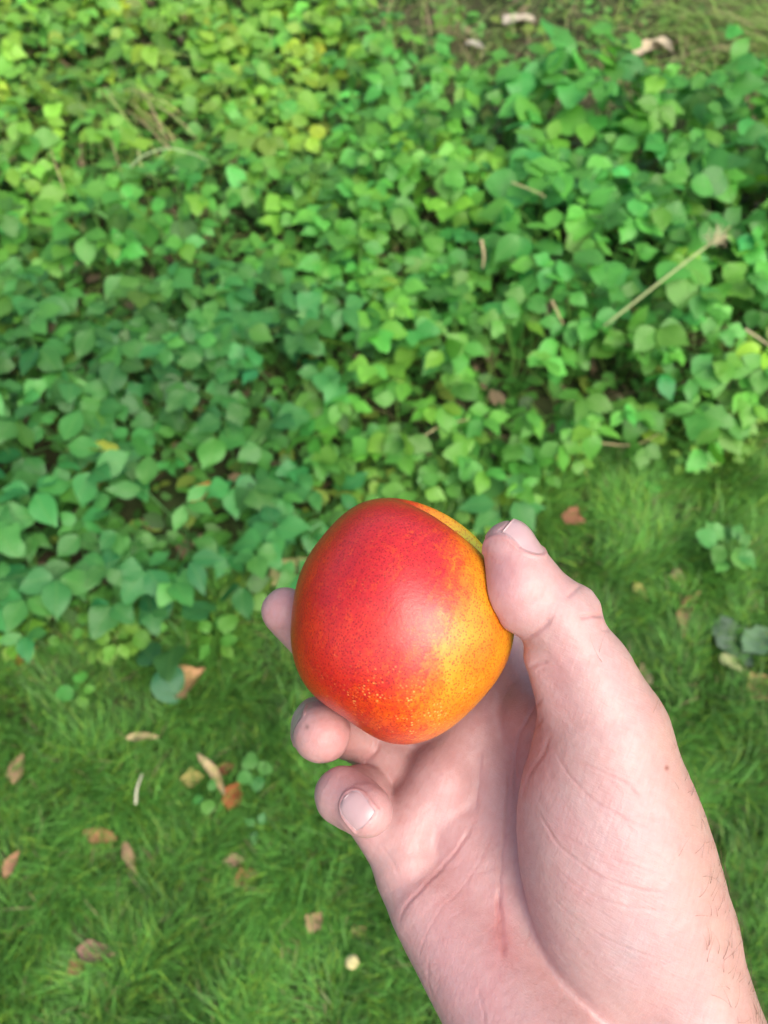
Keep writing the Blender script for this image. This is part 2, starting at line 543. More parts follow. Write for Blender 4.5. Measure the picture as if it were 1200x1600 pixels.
def build_grass():
    r = np.random.default_rng(5)
    n = 700000
    xy = np.column_stack((r.uniform(-1.25, 1.35, n), r.uniform(-0.5, 1.75, n)))
    ins = inside(BED, xy)
    ed = edge_dist(BED, xy)
    keep = ~ins | (ed < 0.05) & (r.random(n) < 0.35)
    # patchy cover, thin at the foot of the leafy patch
    pn = snoise(xy[:, 0], xy[:, 1], 0.16, 8)
    keep &= r.random(n) < np.clip(0.85 + 0.36 * pn, 0.25, 1) * np.where(ins, 1, np.clip(0.30 + ed / 0.12, 0.3, 1))
    xy = xy[keep]; pn = pn[keep]; ed = ed[keep]
    n = len(xy)
    az = snoise(xy[:, 0], xy[:, 1], 0.30, 3) * 2.4 + r.normal(size=n) * 0.95
    L = np.clip(0.052 + 0.014 * pn + r.normal(size=n) * 0.016, 0.018, 0.12)
    W = r.uniform(0.0011, 0.0030, n)
    bend = np.abs(r.normal(1.15, 0.55, n)); tilt = np.abs(r.normal(0.25, 0.25, n))
    tone = snoise(xy[:, 0], xy[:, 1], 0.42, 12)
    k = np.clip(1 + 0.20 * tone + 0.42 * r.normal(size=n), 0.28, 2.4)[:, None]
    col = np.array((0.092, 0.258, 0.042)) * k
    yel = (r.random(n) < 0.16)[:, None]
    col = np.where(yel, col * np.array((1.9, 1.25, 0.9)), col)
    dry = (r.random(n) < 0.025)[:, None]
    col = np.where(dry, np.array((0.30, 0.25, 0.13)) * (0.6 + 0.5 * r.random((n, 1))), col)
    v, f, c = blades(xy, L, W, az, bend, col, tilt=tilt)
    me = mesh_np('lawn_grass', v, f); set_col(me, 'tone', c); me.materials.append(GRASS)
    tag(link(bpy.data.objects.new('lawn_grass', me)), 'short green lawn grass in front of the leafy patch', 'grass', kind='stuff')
    # sparse cover on the bare strip behind the patch and between its plants
    n = 70000
    xy = np.column_stack((r.uniform(-2.2, 2.3, n), r.uniform(1.0, 3.9, n)))
    ins = inside(BED, xy)
    pn = snoise(xy[:, 0], xy[:, 1], 0.25, 31)
    right = np.clip((xy[:, 0] - 0.9) / 0.5, 0, 1) * (xy[:, 1] > 2.3)
    keep = (r.random(n) < np.where(ins, 0.22, np.clip(0.33 + 0.25 * pn + right, 0.05, 1)))
    xy = xy[keep]; n = len(xy); right = right[keep]
    L = np.clip(r.normal(0.085, 0.04, n) + 0.07 * right, 0.02, 0.25); W = r.uniform(0.0015, 0.0035, n)
    az = np.where(right > 0.3, r.normal(-0.5, 0.5, n), r.uniform(0, 6.28, n))
    col = np.array((0.20, 0.37, 0.065)) * np.clip(1 + 0.3 * r.normal(size=(n, 1)), 0.4, 1.8)  # brighter than the lawn: sunlight on the back strip put into the blade colour
    dry = (r.random(n) < 0.34)[:, None]
    col = np.where(dry, np.array((0.42, 0.34, 0.19)) * (0.55 + 0.6 * r.random((n, 1))), col)
    v, f, c = blades(xy, L, W, az, np.abs(r.normal(1.4, 0.6, n)), col, tilt=np.abs(r.normal(0.5, 0.4, n)), segs=4)
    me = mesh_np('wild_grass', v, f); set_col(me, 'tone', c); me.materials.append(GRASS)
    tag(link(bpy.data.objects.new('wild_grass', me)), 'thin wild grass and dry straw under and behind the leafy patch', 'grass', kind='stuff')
    # far lawn outside the picture, coarser
    n = 240000
    xy = np.column_stack((r.uniform(-3.6, 3.6, n), r.uniform(-2.0, 4.8, n)))
    inner = (xy[:, 0] > -1.2) & (xy[:, 0] < 1.3) & (xy[:, 1] > -0.45) & (xy[:, 1] < 1.7) | (np.abs(xy[:, 0]) < 2.2) & (xy[:, 1] > 1.0) & (xy[:, 1] < 3.6)
    bu, bv = px_of(np.column_stack((xy, np.full(len(xy), 0.1))))
    xy = xy[~(inner & (bu > -60) & (bu < 1260)) & ~(inside(BED, xy) & (bu > -140) & (bu < 1340))]
    xy = xy[~((np.abs(xy[:, 0] - 0.05) < 1.25) & (xy[:, 1] > -0.48) & (xy[:, 1] < 1.7))]; n = len(xy)
    col = np.array((0.072, 0.23, 0.036)) * np.clip(1 + 0.25 * r.normal(size=(n, 1)), 0.4, 1.8)
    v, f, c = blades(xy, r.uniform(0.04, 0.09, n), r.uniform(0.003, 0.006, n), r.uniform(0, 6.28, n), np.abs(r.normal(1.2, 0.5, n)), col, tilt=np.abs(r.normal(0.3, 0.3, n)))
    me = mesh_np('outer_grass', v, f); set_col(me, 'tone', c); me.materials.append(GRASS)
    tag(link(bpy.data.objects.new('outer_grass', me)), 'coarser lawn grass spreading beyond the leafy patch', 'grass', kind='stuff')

build_grass()

def build_undergrowth():
    """small low leaves that close the gaps under the plants"""
    r = np.random.default_rng(17)
    n = 9500
    lo, hi = BED.min(0) - 0.06, BED.max(0) + 0.05
    xy = r.uniform(lo, hi, (n * 3, 2))
    ins = inside(BED, xy)
    ed = edge_dist(BED, xy)
    u, v = px_of(np.column_stack((xy, np.zeros(len(xy)))))
    backstrip = (~ins) & (v < 150) & (r.random(len(xy)) < 0.25)
    k = (ins | ((ed < 0.10) & (r.random(len(xy)) < 0.4)) | backstrip) & (u > -150) & (u < 1350)
    xy = xy[k][:n]; ins = ins[k][:n]
    n = len(xy)
    prof = np.array([(0, 0), (0.3, 0.32), (0.65, 0.28), (1, 0), (0.65, -0.28), (0.3, -0.32)])
    z0 = ground_z(xy[:, 0], xy[:, 1]) + np.where(ins, r.uniform(0.004, 0.06, n), r.uniform(0.004, 0.03, n))
    a = r.uniform(0, 6.28, n); s = r.uniform(0.018, 0.052, n)
    p1, p2 = r.normal(0, 0.35, n), r.normal(0, 0.35, n)
    X = np.cos(a)[:, None] * prof[:, 0] * s[:, None] - np.sin(a)[:, None] * prof[:, 1] * s[:, None] + xy[:, :1]
    Y = np.sin(a)[:, None] * prof[:, 0] * s[:, None] + np.cos(a)[:, None] * prof[:, 1] * s[:, None] + xy[:, 1:]
    Z = z0[:, None] + s[:, None] * (p1[:, None] * prof[:, 0] + p2[:, None] * prof[:, 1] + 0.25 * np.abs(prof[:, 1]))
    V = np.stack([X, Y, Z], -1).reshape(-1, 3)
    b = (np.arange(n) * 6)[:, None]
    f = np.concatenate([b + np.array([0, 5, 4, 3]), b + np.array([0, 3, 2, 1])])
    col = np.array((0.075, 0.24, 0.036)) * np.clip(1 + 0.3 * r.normal(size=(n, 1)), 0.4, 1.8)
    t = r.random((n, 1))
    col = np.where(t < 0.10, np.array((0.17, 0.26, 0.04)), col)
    col = np.where(t > 0.94, np.array((0.17, 0.125, 0.07)) * (0.5 + r.random((n, 1))), col)
    me = mesh_np('undergrowth', V, f); set_col(me, 'tone', np.repeat(col, 6, 0)); me.materials.append(GRASS)
    tag(link(bpy.data.objects.new('undergrowth', me)), 'tiny low leaves and litter on the soil under the leafy patch', 'undergrowth', kind='stuff')

build_undergrowth()

# ------------------------------------------------------------------ fallen leaves, straw and seedlings, one by one
def fallen(px, py, size_px, col, label, name='fallen_leaf', ang=0.0, curl=0.5, prof=OV, wid=1.0, lift=0.035, cat='fallen leaf', twist=0.0, seed=0, pitch=0.0):
    lift *= 0.72; size_px *= 1.18
    if prof is NARR: prof = STRIP
    p = on_ground(px, py, lift)
    sc = size_px / F * float((p - CAM) @ FWD)
    rr = random.Random(seed + int(px))
    r = np.random.default_rng(seed + int(px * 3 + py))
    rows = 9
    T = np.linspace(0, 1, rows); V = np.linspace(-1, 1, 7)
    tt, vv = np.meshgrid(T, V, indexing='ij')
    w = np.interp(T, np.linspace(0, 1, len(prof)), prof)[:, None] * wid * (1 + 0.13 * r.normal(size=(rows, 7)) * np.abs(vv))
    an = vv * curl * 1.6
    y = np.where(abs(curl) > 0.02, w * np.sin(an) / max(abs(curl) * 1.6, 0.02), w * vv)
    z = w * (1 - np.cos(an)) / max(abs(curl) * 1.6, 0.02) + 0.05 * np.sin(tt * 7 + vv * 2 + seed) + pitch * (tt - 0.5)
    x = (tt - 0.5) + 0.03 * r.normal(size=tt.shape)
    y = y + twist * np.sin(tt * 3.1) 
    th = 0.012
    top = np.stack([x, y, z], -1).reshape(-1, 3)
    i, j = np.meshgrid(np.arange(rows - 1), np.arange(6), indexing='ij')
    f = np.stack([i * 7 + j, (i + 1) * 7 + j, (i + 1) * 7 + j + 1, i * 7 + j + 1], -1).reshape(-1, 4)
    M = len(top)
    me = mesh_np(name, np.vstack([top, top - (0, 0, th)]), np.vstack([f, f[:, ::-1] + M]))
    me.materials.append(DRY)
    o = link(bpy.data.objects.new(name, me))
    o.location = p; o.scale = (sc, sc, sc)
    o.rotation_euler = (0, 0, math.radians(ang))
    o.color = (col[0] * 0.85, col[1] * 0.84, col[2] * 0.9, 1)
    tag(o, label, cat)
    return o

STRIP = [0.05, 0.13, 0.18, 0.20, 0.20, 0.17, 0.15, 0.09, 0.03]
TAN, CREAM, BROWN, RUST = (0.44, 0.24, 0.11), (0.62, 0.50, 0.27), (0.20, 0.10, 0.055), (0.33, 0.11, 0.04)
fallen(287, 1066, 62, (0.55, 0.33, 0.16), 'large pale tan curled leaf beside a round dark green leaf on the lawn', ang=38, curl=0.7, wid=1.2, lift=0.06)
fallen(330, 1212, 66, CREAM, 'cream yellow folded leaf strip lying on the grass', ang=-52, curl=1.2, prof=NARR, lift=0.055, twist=0.08)
fallen(301, 1216, 30, (0.36, 0.33, 0.10), 'small mottled yellow leaf touching the cream folded leaf', ang=10, curl=0.5, wid=1.3, lift=0.045)
fallen(366, 1242, 38, RUST, 'rust red dead leaf below the small clover sprig', ang=70, curl=0.6, wid=1.2, lift=0.045)
fallen(356, 1200, 26, (0.24, 0.09, 0.05), 'dark reddish leaf scrap between clover and cream leaf', ang=15, curl=0.4, lift=0.04)
fallen(157, 1306, 46, TAN, 'narrow tan leaf lying flat in the lawn', ang=-8, curl=0.5, prof=NARR, wid=1.2, lift=0.05)
fallen(203, 1340, 44, (0.36, 0.25, 0.14), 'thin straw coloured leaf sunk in the grass below a tan leaf', ang=-60, curl=0.7, prof=NARR, lift=0.035)
fallen(385, 1372, 34, (0.36, 0.18, 0.08), 'brown crumpled leaf deep in the lawn', ang=30, curl=0.5, wid=1.4, lift=0.03)
fallen(366, 1345, 28, (0.42, 0.27, 0.18), 'small pinkish leaf scrap above the brown crumpled leaf', ang=5, curl=0.4, lift=0.04)
fallen(150, 1488, 52, (0.34, 0.20, 0.15), 'mauve brown curled leaf on the lawn with a rusty scrap beside it', ang=-4, curl=0.8, lift=0.055)
fallen(121, 1510, 26, (0.38, 0.17, 0.09), 'rusty leaf scrap beside the mauve brown curled leaf', ang=40, curl=0.3, wid=1.4, lift=0.04)
fallen(492, 1440, 28, (0.42, 0.28, 0.16), 'small tan dead leaf near the hand in the grass', ang=60, curl=0.5, wid=1.4, lift=0.045)
fallen(38, 1023, 34, (0.48, 0.20, 0.06), 'orange brown leaf on the lawn below the leafy patch', ang=35, curl=0.5, wid=1.2, lift=0.04)
fallen(896, 810, 32, (0.34, 0.15, 0.09), 'reddish brown leaf on the grass above the thumb', ang=-20, curl=0.4, wid=1.5, lift=0.04)
fallen(806, 757, 34, (0.52, 0.23, 0.06), 'orange brown leaf under the plants at the lawn edge', ang=50, curl=0.5, wid=1.4, lift=0.05)
fallen(1082, 962, 76, (0.46, 0.28, 0.15), 'twisted tan leaf strip standing in the grass', ang=62, curl=1.0, prof=NARR, wid=0.8, lift=0.055, twist=0.16)
fallen(1190, 1074, 50, (0.46, 0.30, 0.14), 'tan leaf beside the grey green fallen leaf', ang=20, curl=0.5, wid=1.2, lift=0.045)
fallen(1148, 1003, 74, (0.12, 0.19, 0.12), 'grey green fallen leaf showing its dull underside', ang=-68, curl=0.35, wid=1.1, lift=0.06)
fallen(1186, 1000, 60, (0.13, 0.24, 0.13), 'sage green fallen leaf overlapping the grey green one', ang=30, curl=0.5, wid=1.0, lift=0.07)
fallen(1142, 1036, 34, (0.42, 0.48, 0.22), 'pale green leaf stalk end below the grey green leaf', ang=-40, curl=0.5, lift=0.06)
fallen(222, 1152, 42, (0.50, 0.42, 0.22), 'pale cream leaf sliver in the lawn', ang=3, curl=0.9, prof=NARR, lift=0.05)
fallen(18, 1350, 34, (0.38, 0.22, 0.12), 'brown leaf partly hidden in the lawn edge', ang=70, curl=0.6, lift=0.045)
fallen(28, 1200, 40, (0.36, 0.24, 0.14), 'upright tan leaf standing in the grass', ang=85, curl=0.6, lift=0.05)
fallen(452, 893, 60, (0.40, 0.40, 0.16), 'pale yellow leaf at the lawn edge behind the middle finger', ang=40, curl=0.5, wid=1.1, lift=0.08)
fallen(315, 772, 44, (0.42, 0.20, 0.06), 'orange brown dead leaf caught among dark plants', ang=65, curl=0.8, lift=0.17)
fallen(150, 700, 62, (0.34, 0.42, 0.06), 'bright yellow green leaf lying across dark leaves', ang=-4, curl=0.9, prof=NARR, lift=0.26)
fallen(1000, 925, 30, (0.44, 0.42, 0.12), 'yellow leaf scrap in the grass near the thumb knuckle', ang=-60, curl=0.5, lift=0.045)
fallen(1060, 905, 30, (0.40, 0.34, 0.16), 'straw yellow leaf scrap above the twisted tan strip', ang=-75, curl=0.5, lift=0.045)
fallen(1002, 1058, 40, (0.50, 0.42, 0.24), 'pale leaf half hidden beside the thumb', ang=70, curl=0.6, lift=0.04)
fallen(560, 1455, 24, (0.40, 0.34, 0.14), 'yellowish leaf scrap beside a pale round seed', ang=15, curl=0.4, lift=0.04)
fallen(1010, 78, 46, (0.60, 0.50, 0.34), 'pale dry leaf on bare soil behind the tall plants', ang=30, curl=0.6, lift=0.05)
fallen(1035, 70, 34, (0.62, 0.54, 0.38), 'whitish dry leaf next to another pale leaf on bare soil', ang=-50, curl=0.6, lift=0.06)
fallen(810, 32, 44, (0.62, 0.55, 0.46), 'pale crumpled leaf on the bare soil strip', ang=10, curl=0.5, lift=0.04)
fallen(742, 70, 26, (0.60, 0.56, 0.48), 'small whitish leaf scrap on the bare soil strip', ang=-30, curl=0.4, lift=0.04)

def seed_ball(px, py, size_px, col, label):
    p = on_ground(px, py, 0.045)
    s = size_px / F * float((p - CAM) @ FWD) * 0.5
    n, m = 12, 8
    V, Fq = [], []
    for i in range(m + 1):
        for j in range(n):
            a, b = math.pi * i / m, 2 * math.pi * j / n
            r = 1 + 0.07 * math.cos(5 * b)
            V.append((s * r * math.sin(a) * math.cos(b), s * r * math.sin(a) * math.sin(b), s * (0.9 * math.cos(a) + (0.25 if i == 0 else 0))))
    for i in range(m):
        for j in range(n):
            Fq.append((i * n + j, (i + 1) * n + j, (i + 1) * n + (j + 1) % n, i * n + (j + 1) % n))
    me = mesh_np('seed_pod', np.array(V), np.array(Fq)); me.materials.append(DRY)
    o = link(bpy.data.objects.new('seed_pod', me)); o.location = p; o.color = (*col, 1); o.rotation_euler = (0.6, 0.3, 0)
    tag(o, label, 'seed pod')
seed_ball(550, 1503, 22, (0.62, 0.55, 0.28), 'small pale yellow round seed pod on the lawn')

def sprig(px, py, n, leaf_px, col, label, name='seedling', h=0.05, shapes=(0, 2, 7), cat='plant', spread=1.0, group=None):
    p = on_ground(px, py, h)
    sc = leaf_px / F * float((p - CAM) @ FWD)
    root = link(bpy.data.objects.new(name, None)); root.empty_display_size = 0.02
    root.location = (p[0], p[1], 0)
    tag(root, label, cat, group)
    st = []
    a0 = R.uniform(0, 6.28)
    for k in range(n):
        a = a0 + k * 6.283 / n + R.gauss(0, 0.2)
        t = (math.cos(a) * sc * 0.35 * spread * R.uniform(0.4, 1.4), math.sin(a) * sc * 0.35 * spread * R.uniform(0.4, 1.4), h * R.uniform(0.8, 1.2))
        st.append(tube([(0, 0, -0.01), (t[0] * 0.4, t[1] * 0.4, t[2] * 0.7), t], 0.0011, 0.0008))
        pt = R.gauss(0.05, 0.2)
        add_leaf(root, t, (math.cos(a), math.sin(a), pt), (R.gauss(0, 0.2), R.gauss(-0.1, 0.2), 1), sc * R.uniform(0.8, 1.15), jit(col, 0.12), list(shapes))
    v, f = join(st)
    me = mesh_np('stem', v, f); me.materials.append(STEM)
    o = link(bpy.data.objects.new('stem', me)); o.parent = root; o.color = (col[0] * 1.4, col[1], col[2], 1)
    return root

sprig(1135, 855, 11, 31, (0.075, 0.26, 0.05), 'pale green leafy seedling standing alone in the lawn', h=0.09, spread=1.6, shapes=(2, 7, 9))
sprig(122, 1077, 5, 26, (0.085, 0.30, 0.045), 'bright green small sprig in the lawn below the patch', h=0.06)
sprig(248, 1043, 2, 50, (0.035, 0.16, 0.055), 'round dark green leaf sprig next to the large tan leaf', h=0.07, shapes=(7, 7), spread=0.6)
sprig(398, 1206, 4, 25, (0.07, 0.24, 0.05), 'small clover sprig with rounded leaves beside the cream leaf', name='clover', h=0.045, shapes=(7,), spread=0.9)
sprig(325, 1245, 3, 20, (0.08, 0.26, 0.04), 'tiny three-leaf sprig under the cream folded leaf', h=0.05, shapes=(7, 2))
sprig(790, 785, 6, 52, (0.065, 0.24, 0.055), 'leafy sprig growing just above the thumb tip', h=0.10, spread=1.4)
sprig(278, 985, 3, 62, (0.045, 0.19, 0.05), 'lobed green sprig at the lawn edge beyond the fingers', h=0.10, shapes=(5, 6))
sprig(190, 990, 7, 28, (0.13, 0.33, 0.04), 'yellow green sprig of little leaves at the lawn edge', h=0.07, spread=1.6)
sprig(18, 985, 5, 38, (0.13, 0.36, 0.035), 'lime green sprig in front of the dark lobed leaves', h=0.07, spread=1.2)
sprig(335, 1000, 6, 30, (0.10, 0.30, 0.04), 'light green sprig between lobed leaf and pale yellow leaf', h=0.06, spread=1.5)
sprig(650, 760, 6, 34, (0.11, 0.30, 0.045), 'light green sprig above the nectarine at the lawn edge', h=0.08, spread=1.5)
sprig(1010, 665, 7, 28, (0.16, 0.34, 0.04), 'yellowish sprig of small leaves where patch meets lawn', h=0.08, spread=1.8)
sprig(930, 640, 5, 34, (0.10, 0.30, 0.04), 'fresh green sprig at the foot of the patch near the yellowish one', h=0.10, spread=1.5)
sprig(1140, 640, 6, 36, (0.09, 0.27, 0.045), 'green sprig at the far end of the lawn edge', h=0.10, spread=1.5)
sprig(400, 1290, 3, 18, (0.06, 0.22, 0.05), 'tiny sprig in the lawn below the clover', h=0.045)
for i, (sx_, sy_) in enumerate(((620, 40), (690, 95), (860, 60), (930, 30), (770, 110), (700, 20), (880, 110), (960, 75), (560, 20), (1060, 130))):
    sprig(sx_, sy_, 6, 22, (0.12, 0.30, 0.04), 'small light green sprig growing from the bare soil strip', h=0.06, spread=1.8, group='sprigs on the bare soil strip')

rb = random.Random(4)
for i in range(34):
    t_ = rb.random()
    ex = 560 + 660 * t_ if i % 4 else rb.uniform(-10, 420)
    ey = np.interp(ex, [0, 150, 260, 420, 520, 590, 680, 760, 830, 900, 1000, 1100, 1220], [1000, 975, 945, 905, 860, 765, 750, 775, 740, 722, 712, 680, 640]) + rb.uniform(-25, 45)
    sprig(ex, ey, rb.choice((3, 4, 5, 6)), rb.uniform(18, 30), rb.choice(((0.13, 0.33, 0.045), (0.09, 0.29, 0.045), (0.17, 0.34, 0.05))),
          'little weed sprig scattered where the leafy patch thins into lawn', h=rb.uniform(0.04, 0.08), spread=1.6, group='little sprigs between patch and lawn')

# tufts of long grass, blade by blade
def tuft(px, py, n, length, az0, azs, col, label, name='grass_tuft', width=0.005, spread=0.05, tiltm=0.7, dryp=0.3):
    p = on_ground(px, py)
    root = link(bpy.data.objects.new(name, None)); root.empty_display_size = 0.02
    root.location = (p[0], p[1], 0)
    tag(root, label, 'grass tuft')
    r = np.random.default_rng(int(px + py))
    for k in range(n):
        xy = r.normal(0, spread, (1, 2))
        c = np.array(col) * (1 + 0.22 * r.normal())
        if r.random() < dryp: c = np.array((0.40, 0.34, 0.17)) * r.uniform(0.7, 1.15)
        v, f, cc = blades(xy, np.array([length * r.uniform(0.6, 1.15)]), np.array([width * r.uniform(0.6, 1.2)]), np.array([az0 + r.normal() * azs]),
                          np.array([abs(r.normal(1.9, 0.5))]), np.clip(c, 0.01, 0.8)[None], z0=np.array([-0.004]), segs=7, tilt=np.array([abs(r.normal(tiltm, 0.25))]))
        me = mesh_np('blade', v, f); set_col(me, 'tone', cc); me.materials.append(GRASS)
        o = link(bpy.data.objects.new('blade', me)); o.parent = root
    return root

tuft(175, 190, 60, 0.42, -0.9, 0.5, (0.26, 0.38, 0.09), 'long bent pale green grass tuft amid low yellowish plants', width=0.0065, spread=0.045, tiltm=0.45)
tuft(105, 240, 40, 0.34, -1.6, 0.35, (0.22, 0.35, 0.08), 'hanging yellowish grass tuft next to the long bent tuft', width=0.0055, spread=0.06, tiltm=0.4)
tuft(1110, 60, 170, 0.42, -0.5, 0.35, (0.26, 0.44, 0.09), 'thick tuft of long fresh grass behind the tall plants', width=0.0065, spread=0.16, tiltm=0.5, dryp=0.2)
tuft(1010, 25, 50, 0.34, -0.6, 0.5, (0.20, 0.36, 0.07), 'thinner long grass tuft beside the thick fresh tuft', width=0.005, spread=0.12, tiltm=0.5, dryp=0.3)
tuft(745, 80, 24, 0.26, -1.7, 1.2, (0.24, 0.32, 0.10), 'wispy half dry grass tuft on the bare soil strip', width=0.005, spread=0.08, tiltm=0.3, dryp=0.5)
tuft(640, 60, 22, 0.24, -1.4, 1.2, (0.22, 0.32, 0.09), 'wispy grass tuft where low plants end and bare soil begins', width=0.005, spread=0.08, tiltm=0.3, dryp=0.5)
tuft(900, 50, 24, 0.22, -1.2, 1.4, (0.24, 0.34, 0.09), 'low straggling grass tuft in the bare soil behind tall leaves', width=0.005, spread=0.10, tiltm=0.4, dryp=0.4)

def strand(pts, w, col, label, name, cat, parts=None, r1=None):
    """a round stalk through (px, py, height) points"""
    W_ = [on_ground(a, b, h) for a, b, h in pts]
    base = W_[0]
    q = spline3(np.array(W_) - base)
    v, f = tube(q, w, r1 if r1 is not None else w * 0.5, 6)
    me = mesh_np(name, v, f); me.materials.append(DRY)
    return base, me, q

def spline3(pts, n=8):
    q = np.vstack([2 * pts[0] - pts[1], pts, 2 * pts[-1] - pts[-2]])
    out = []
    for i in range(1, len(q) - 2):
        t = np.linspace(0, 1, n, endpoint=False)[:, None]
        a, b, c, d = q[i - 1], q[i], q[i + 1], q[i + 2]
        out.append(0.5 * (2 * b + (c - a) * t + (2 * a - 5 * b + 4 * c - d) * t ** 2 + (3 * b - a - 3 * c + d) * t ** 3))
    return np.vstack(out + [pts[-1:]])

def stalks():
    base, me, q = strand([(930, 520, 0.17), (952, 503, 0.24), (1032, 440, 0.30), (1118, 374, 0.35)], 0.0030, None, '', 'stalk', '', r1=0.0024)
    root = link(bpy.data.objects.new('straw_stalk', None)); root.location = base; root.empty_display_size = 0.02
    tag(root, 'thick pale straw stalk leaning over the leaves with a frayed dry head', 'dry stalk')
    o = link(bpy.data.objects.new('stalk', me)); o.parent = root; o.color = (0.36, 0.42, 0.20, 1)
    r = np.random.default_rng(2)
    tip = q[-1]
    prt = []
    for k in range(40):
        d = r.normal(size=3) + (0.5, 0.3, 0); d[2] = abs(d[2]) * 0.8; d /= np.linalg.norm(d)
        L = r.uniform(0.012, 0.034)
        b0 = tip + r.normal(0, 0.006, 3)
        prt.append(tube([b0, b0 + d * L * 0.6, b0 + d * L + (0, 0, -0.005)], 0.0011, 0.0004, 4))
    v, f = join(prt)
    me = mesh_np('seed_head', v, f); me.materials.append(DRY)
    o = link(bpy.data.objects.new('seed_head', me)); o.parent = root; o.color = (0.52, 0.48, 0.30, 1)
    o['label'] = 'frayed dry flower head'
    def single(pts, w, col, label, name='straw', cat='straw'):
        b, me, q = strand(pts, w, None, '', name, cat)
        o = link(bpy.data.objects.new(name, me)); o.location = b; o.color = (*col, 1)
        tag(o, label, cat)
    single([(752, 375, 0.29), (756, 400, 0.28), (754, 418, 0.26)], 0.0030, (0.50, 0.40, 0.24), 'short upright pale straw among leaves beyond the nectarine')
    single([(862, 470, 0.26), (872, 490, 0.26), (880, 506, 0.24)], 0.0027, (0.48, 0.40, 0.22), 'short straw bit just below the thick straw stalk')
    single([(800, 285, 0.30), (838, 300, 0.31), (852, 308, 0.31)], 0.0020, (0.50, 0.48, 0.24), 'thin yellow stem crossing the leaves of the tall plants')
    single([(1165, 515, 0.28), (1185, 528, 0.28), (1210, 545, 0.27)], 0.0026, (0.52, 0.44, 0.28), 'thin dry straw at the outer side of the straw stalk')
    single([(650, 690, 0.12), (690, 665, 0.12), (735, 655, 0.13)], 0.0018, (0.45, 0.40, 0.22), 'thin dry stem lying at the foot of the patch')
    single([(920, 690, 0.10), (990, 695, 0.09), (1040, 672, 0.10)], 0.0018, (0.46, 0.38, 0.22), 'fine dry stem at the lawn edge near the yellowish sprig')
    single([(205, 260, 0.16), (225, 243, 0.18), (262, 232, 0.19), (300, 240, 0.17), (322, 250, 0.15)], 0.0026, (0.36, 0.50, 0.26), 'pale looping grass blade arching over the bent tuft', name='looping_blade', cat='grass blade')
    single([(216, 235, 0.17), (222, 262, 0.16), (240, 280, 0.15), (252, 285, 0.14)], 0.0024, (0.42, 0.46, 0.20), 'curled yellow grass blade under the looping blade', name='curled_blade', cat='grass blade')
    single([(212, 1256, 0.05), (214, 1232, 0.065), (222, 1210, 0.06)], 0.0022, (0.62, 0.60, 0.48), 'whitish upright straw in the lawn', name='straw')
stalks()
# ------------------------------------------------------------------ nectarine
NC = P(628, 967, 250)             # centre in camera space (mm)
NS = F / 250.0                    # pixels per mm at the centre
_sil = [(587,779),(614,778),(640,782),(670,794),(700,811),(730,829),(752,848),(775,880),(790,915),(799,950),(801,985),(794,1015),
        (775,1052),(745,1090),(719,1116),(692,1135),(662,1150),(625,1154),(602,1152),(572,1137),(542,1114),(512,1096),
        (486,1075),(467,1045),(457,1007),(456,977),(460,940),(469,895),(482,869),(501,842),(524,816),(546,796),(565,784)]
_sx = np.array([(a - 628) / NS for a, b in _sil]); _sy = np.array([(967 - b) / NS for a, b in _sil])
_th = np.arctan2(_sy, _sx); _rr = np.hypot(_sx, _sy)
_o = np.argsort(_th); _th, _rr = _th[_o], _rr[_o]
_tg = np.linspace(-np.pi, np.pi, 361)[:-1]
_rg = np.interp(_tg, _th, _rr, period=2 * np.pi)
_fc = np.fft.rfft(_rg); _fc[11:] = 0; _fc[7:11] *= 0.7
_rg = np.fft.irfft(_fc, 360)

def nect_radius(x, y, z):
    """radius of the fruit along direction (x,y,z) from its centre (camera axes, z away)"""
    n = np.sqrt(x * x + y * y + z * z) + 1e-9
    x, y, z = x / n, y / n, z / n
    th = np.arctan2(y, x)
    rho = np.interp(th, _tg, _rg, period=2 * np.pi)
    s = np.hypot(x, y)
    r = ((s / rho) ** 2.12 + (np.abs(z) / 36.5) ** 2.12) ** (-1 / 2.12)
    # stem cavity at the upper right limb: a trough with a near and a far lip
    a1, a2, fr = cavity(x, y, z)
    dent = 4.2 * np.exp(-np.abs(a1 / 15.0) ** 3 - (a2 - 0.5) ** 2 / 15) + 1.0 * np.exp(-(a1 - 17) ** 2 / 160 - (a2 + 1) ** 2 / 5)
    lip = 1.5 * np.exp(-a1 ** 2 / 220 - (a2 - 6.5) ** 2 / 14)
    near = (0.9 + 4.2 / (1 + np.exp(-(a1 - 4) / 4.0))) * np.exp(-np.abs((a1 - 4) / 20.0) ** 4 - (a2 + 5.0) ** 2 / 34)
    return r + np.where(fr, lip - dent - near, 0)

def cavity(x, y, z):
    c = np.array((0.44, 0.89, -0.06)); c /= np.linalg.norm(c)
    t = np.array((0.89, -0.44, 0.0)); t /= np.linalg.norm(t)
    b = np.array((0, 0, 1.0)) - c[2] * c; b /= np.linalg.norm(b)     # away from camera
    return (x * t[0] + y * t[1] + z * t[2]) * 37, (x * b[0] + y * b[1] + z * b[2]) * 37, (x * c[0] + y * c[1] + z * c[2]) > 0

def nect_sdf(p):
    q = p - NC
    n = np.linalg.norm(q, axis=-1)
    return (n - nect_radius(q[..., 0], q[..., 1], q[..., 2])) * 0.97

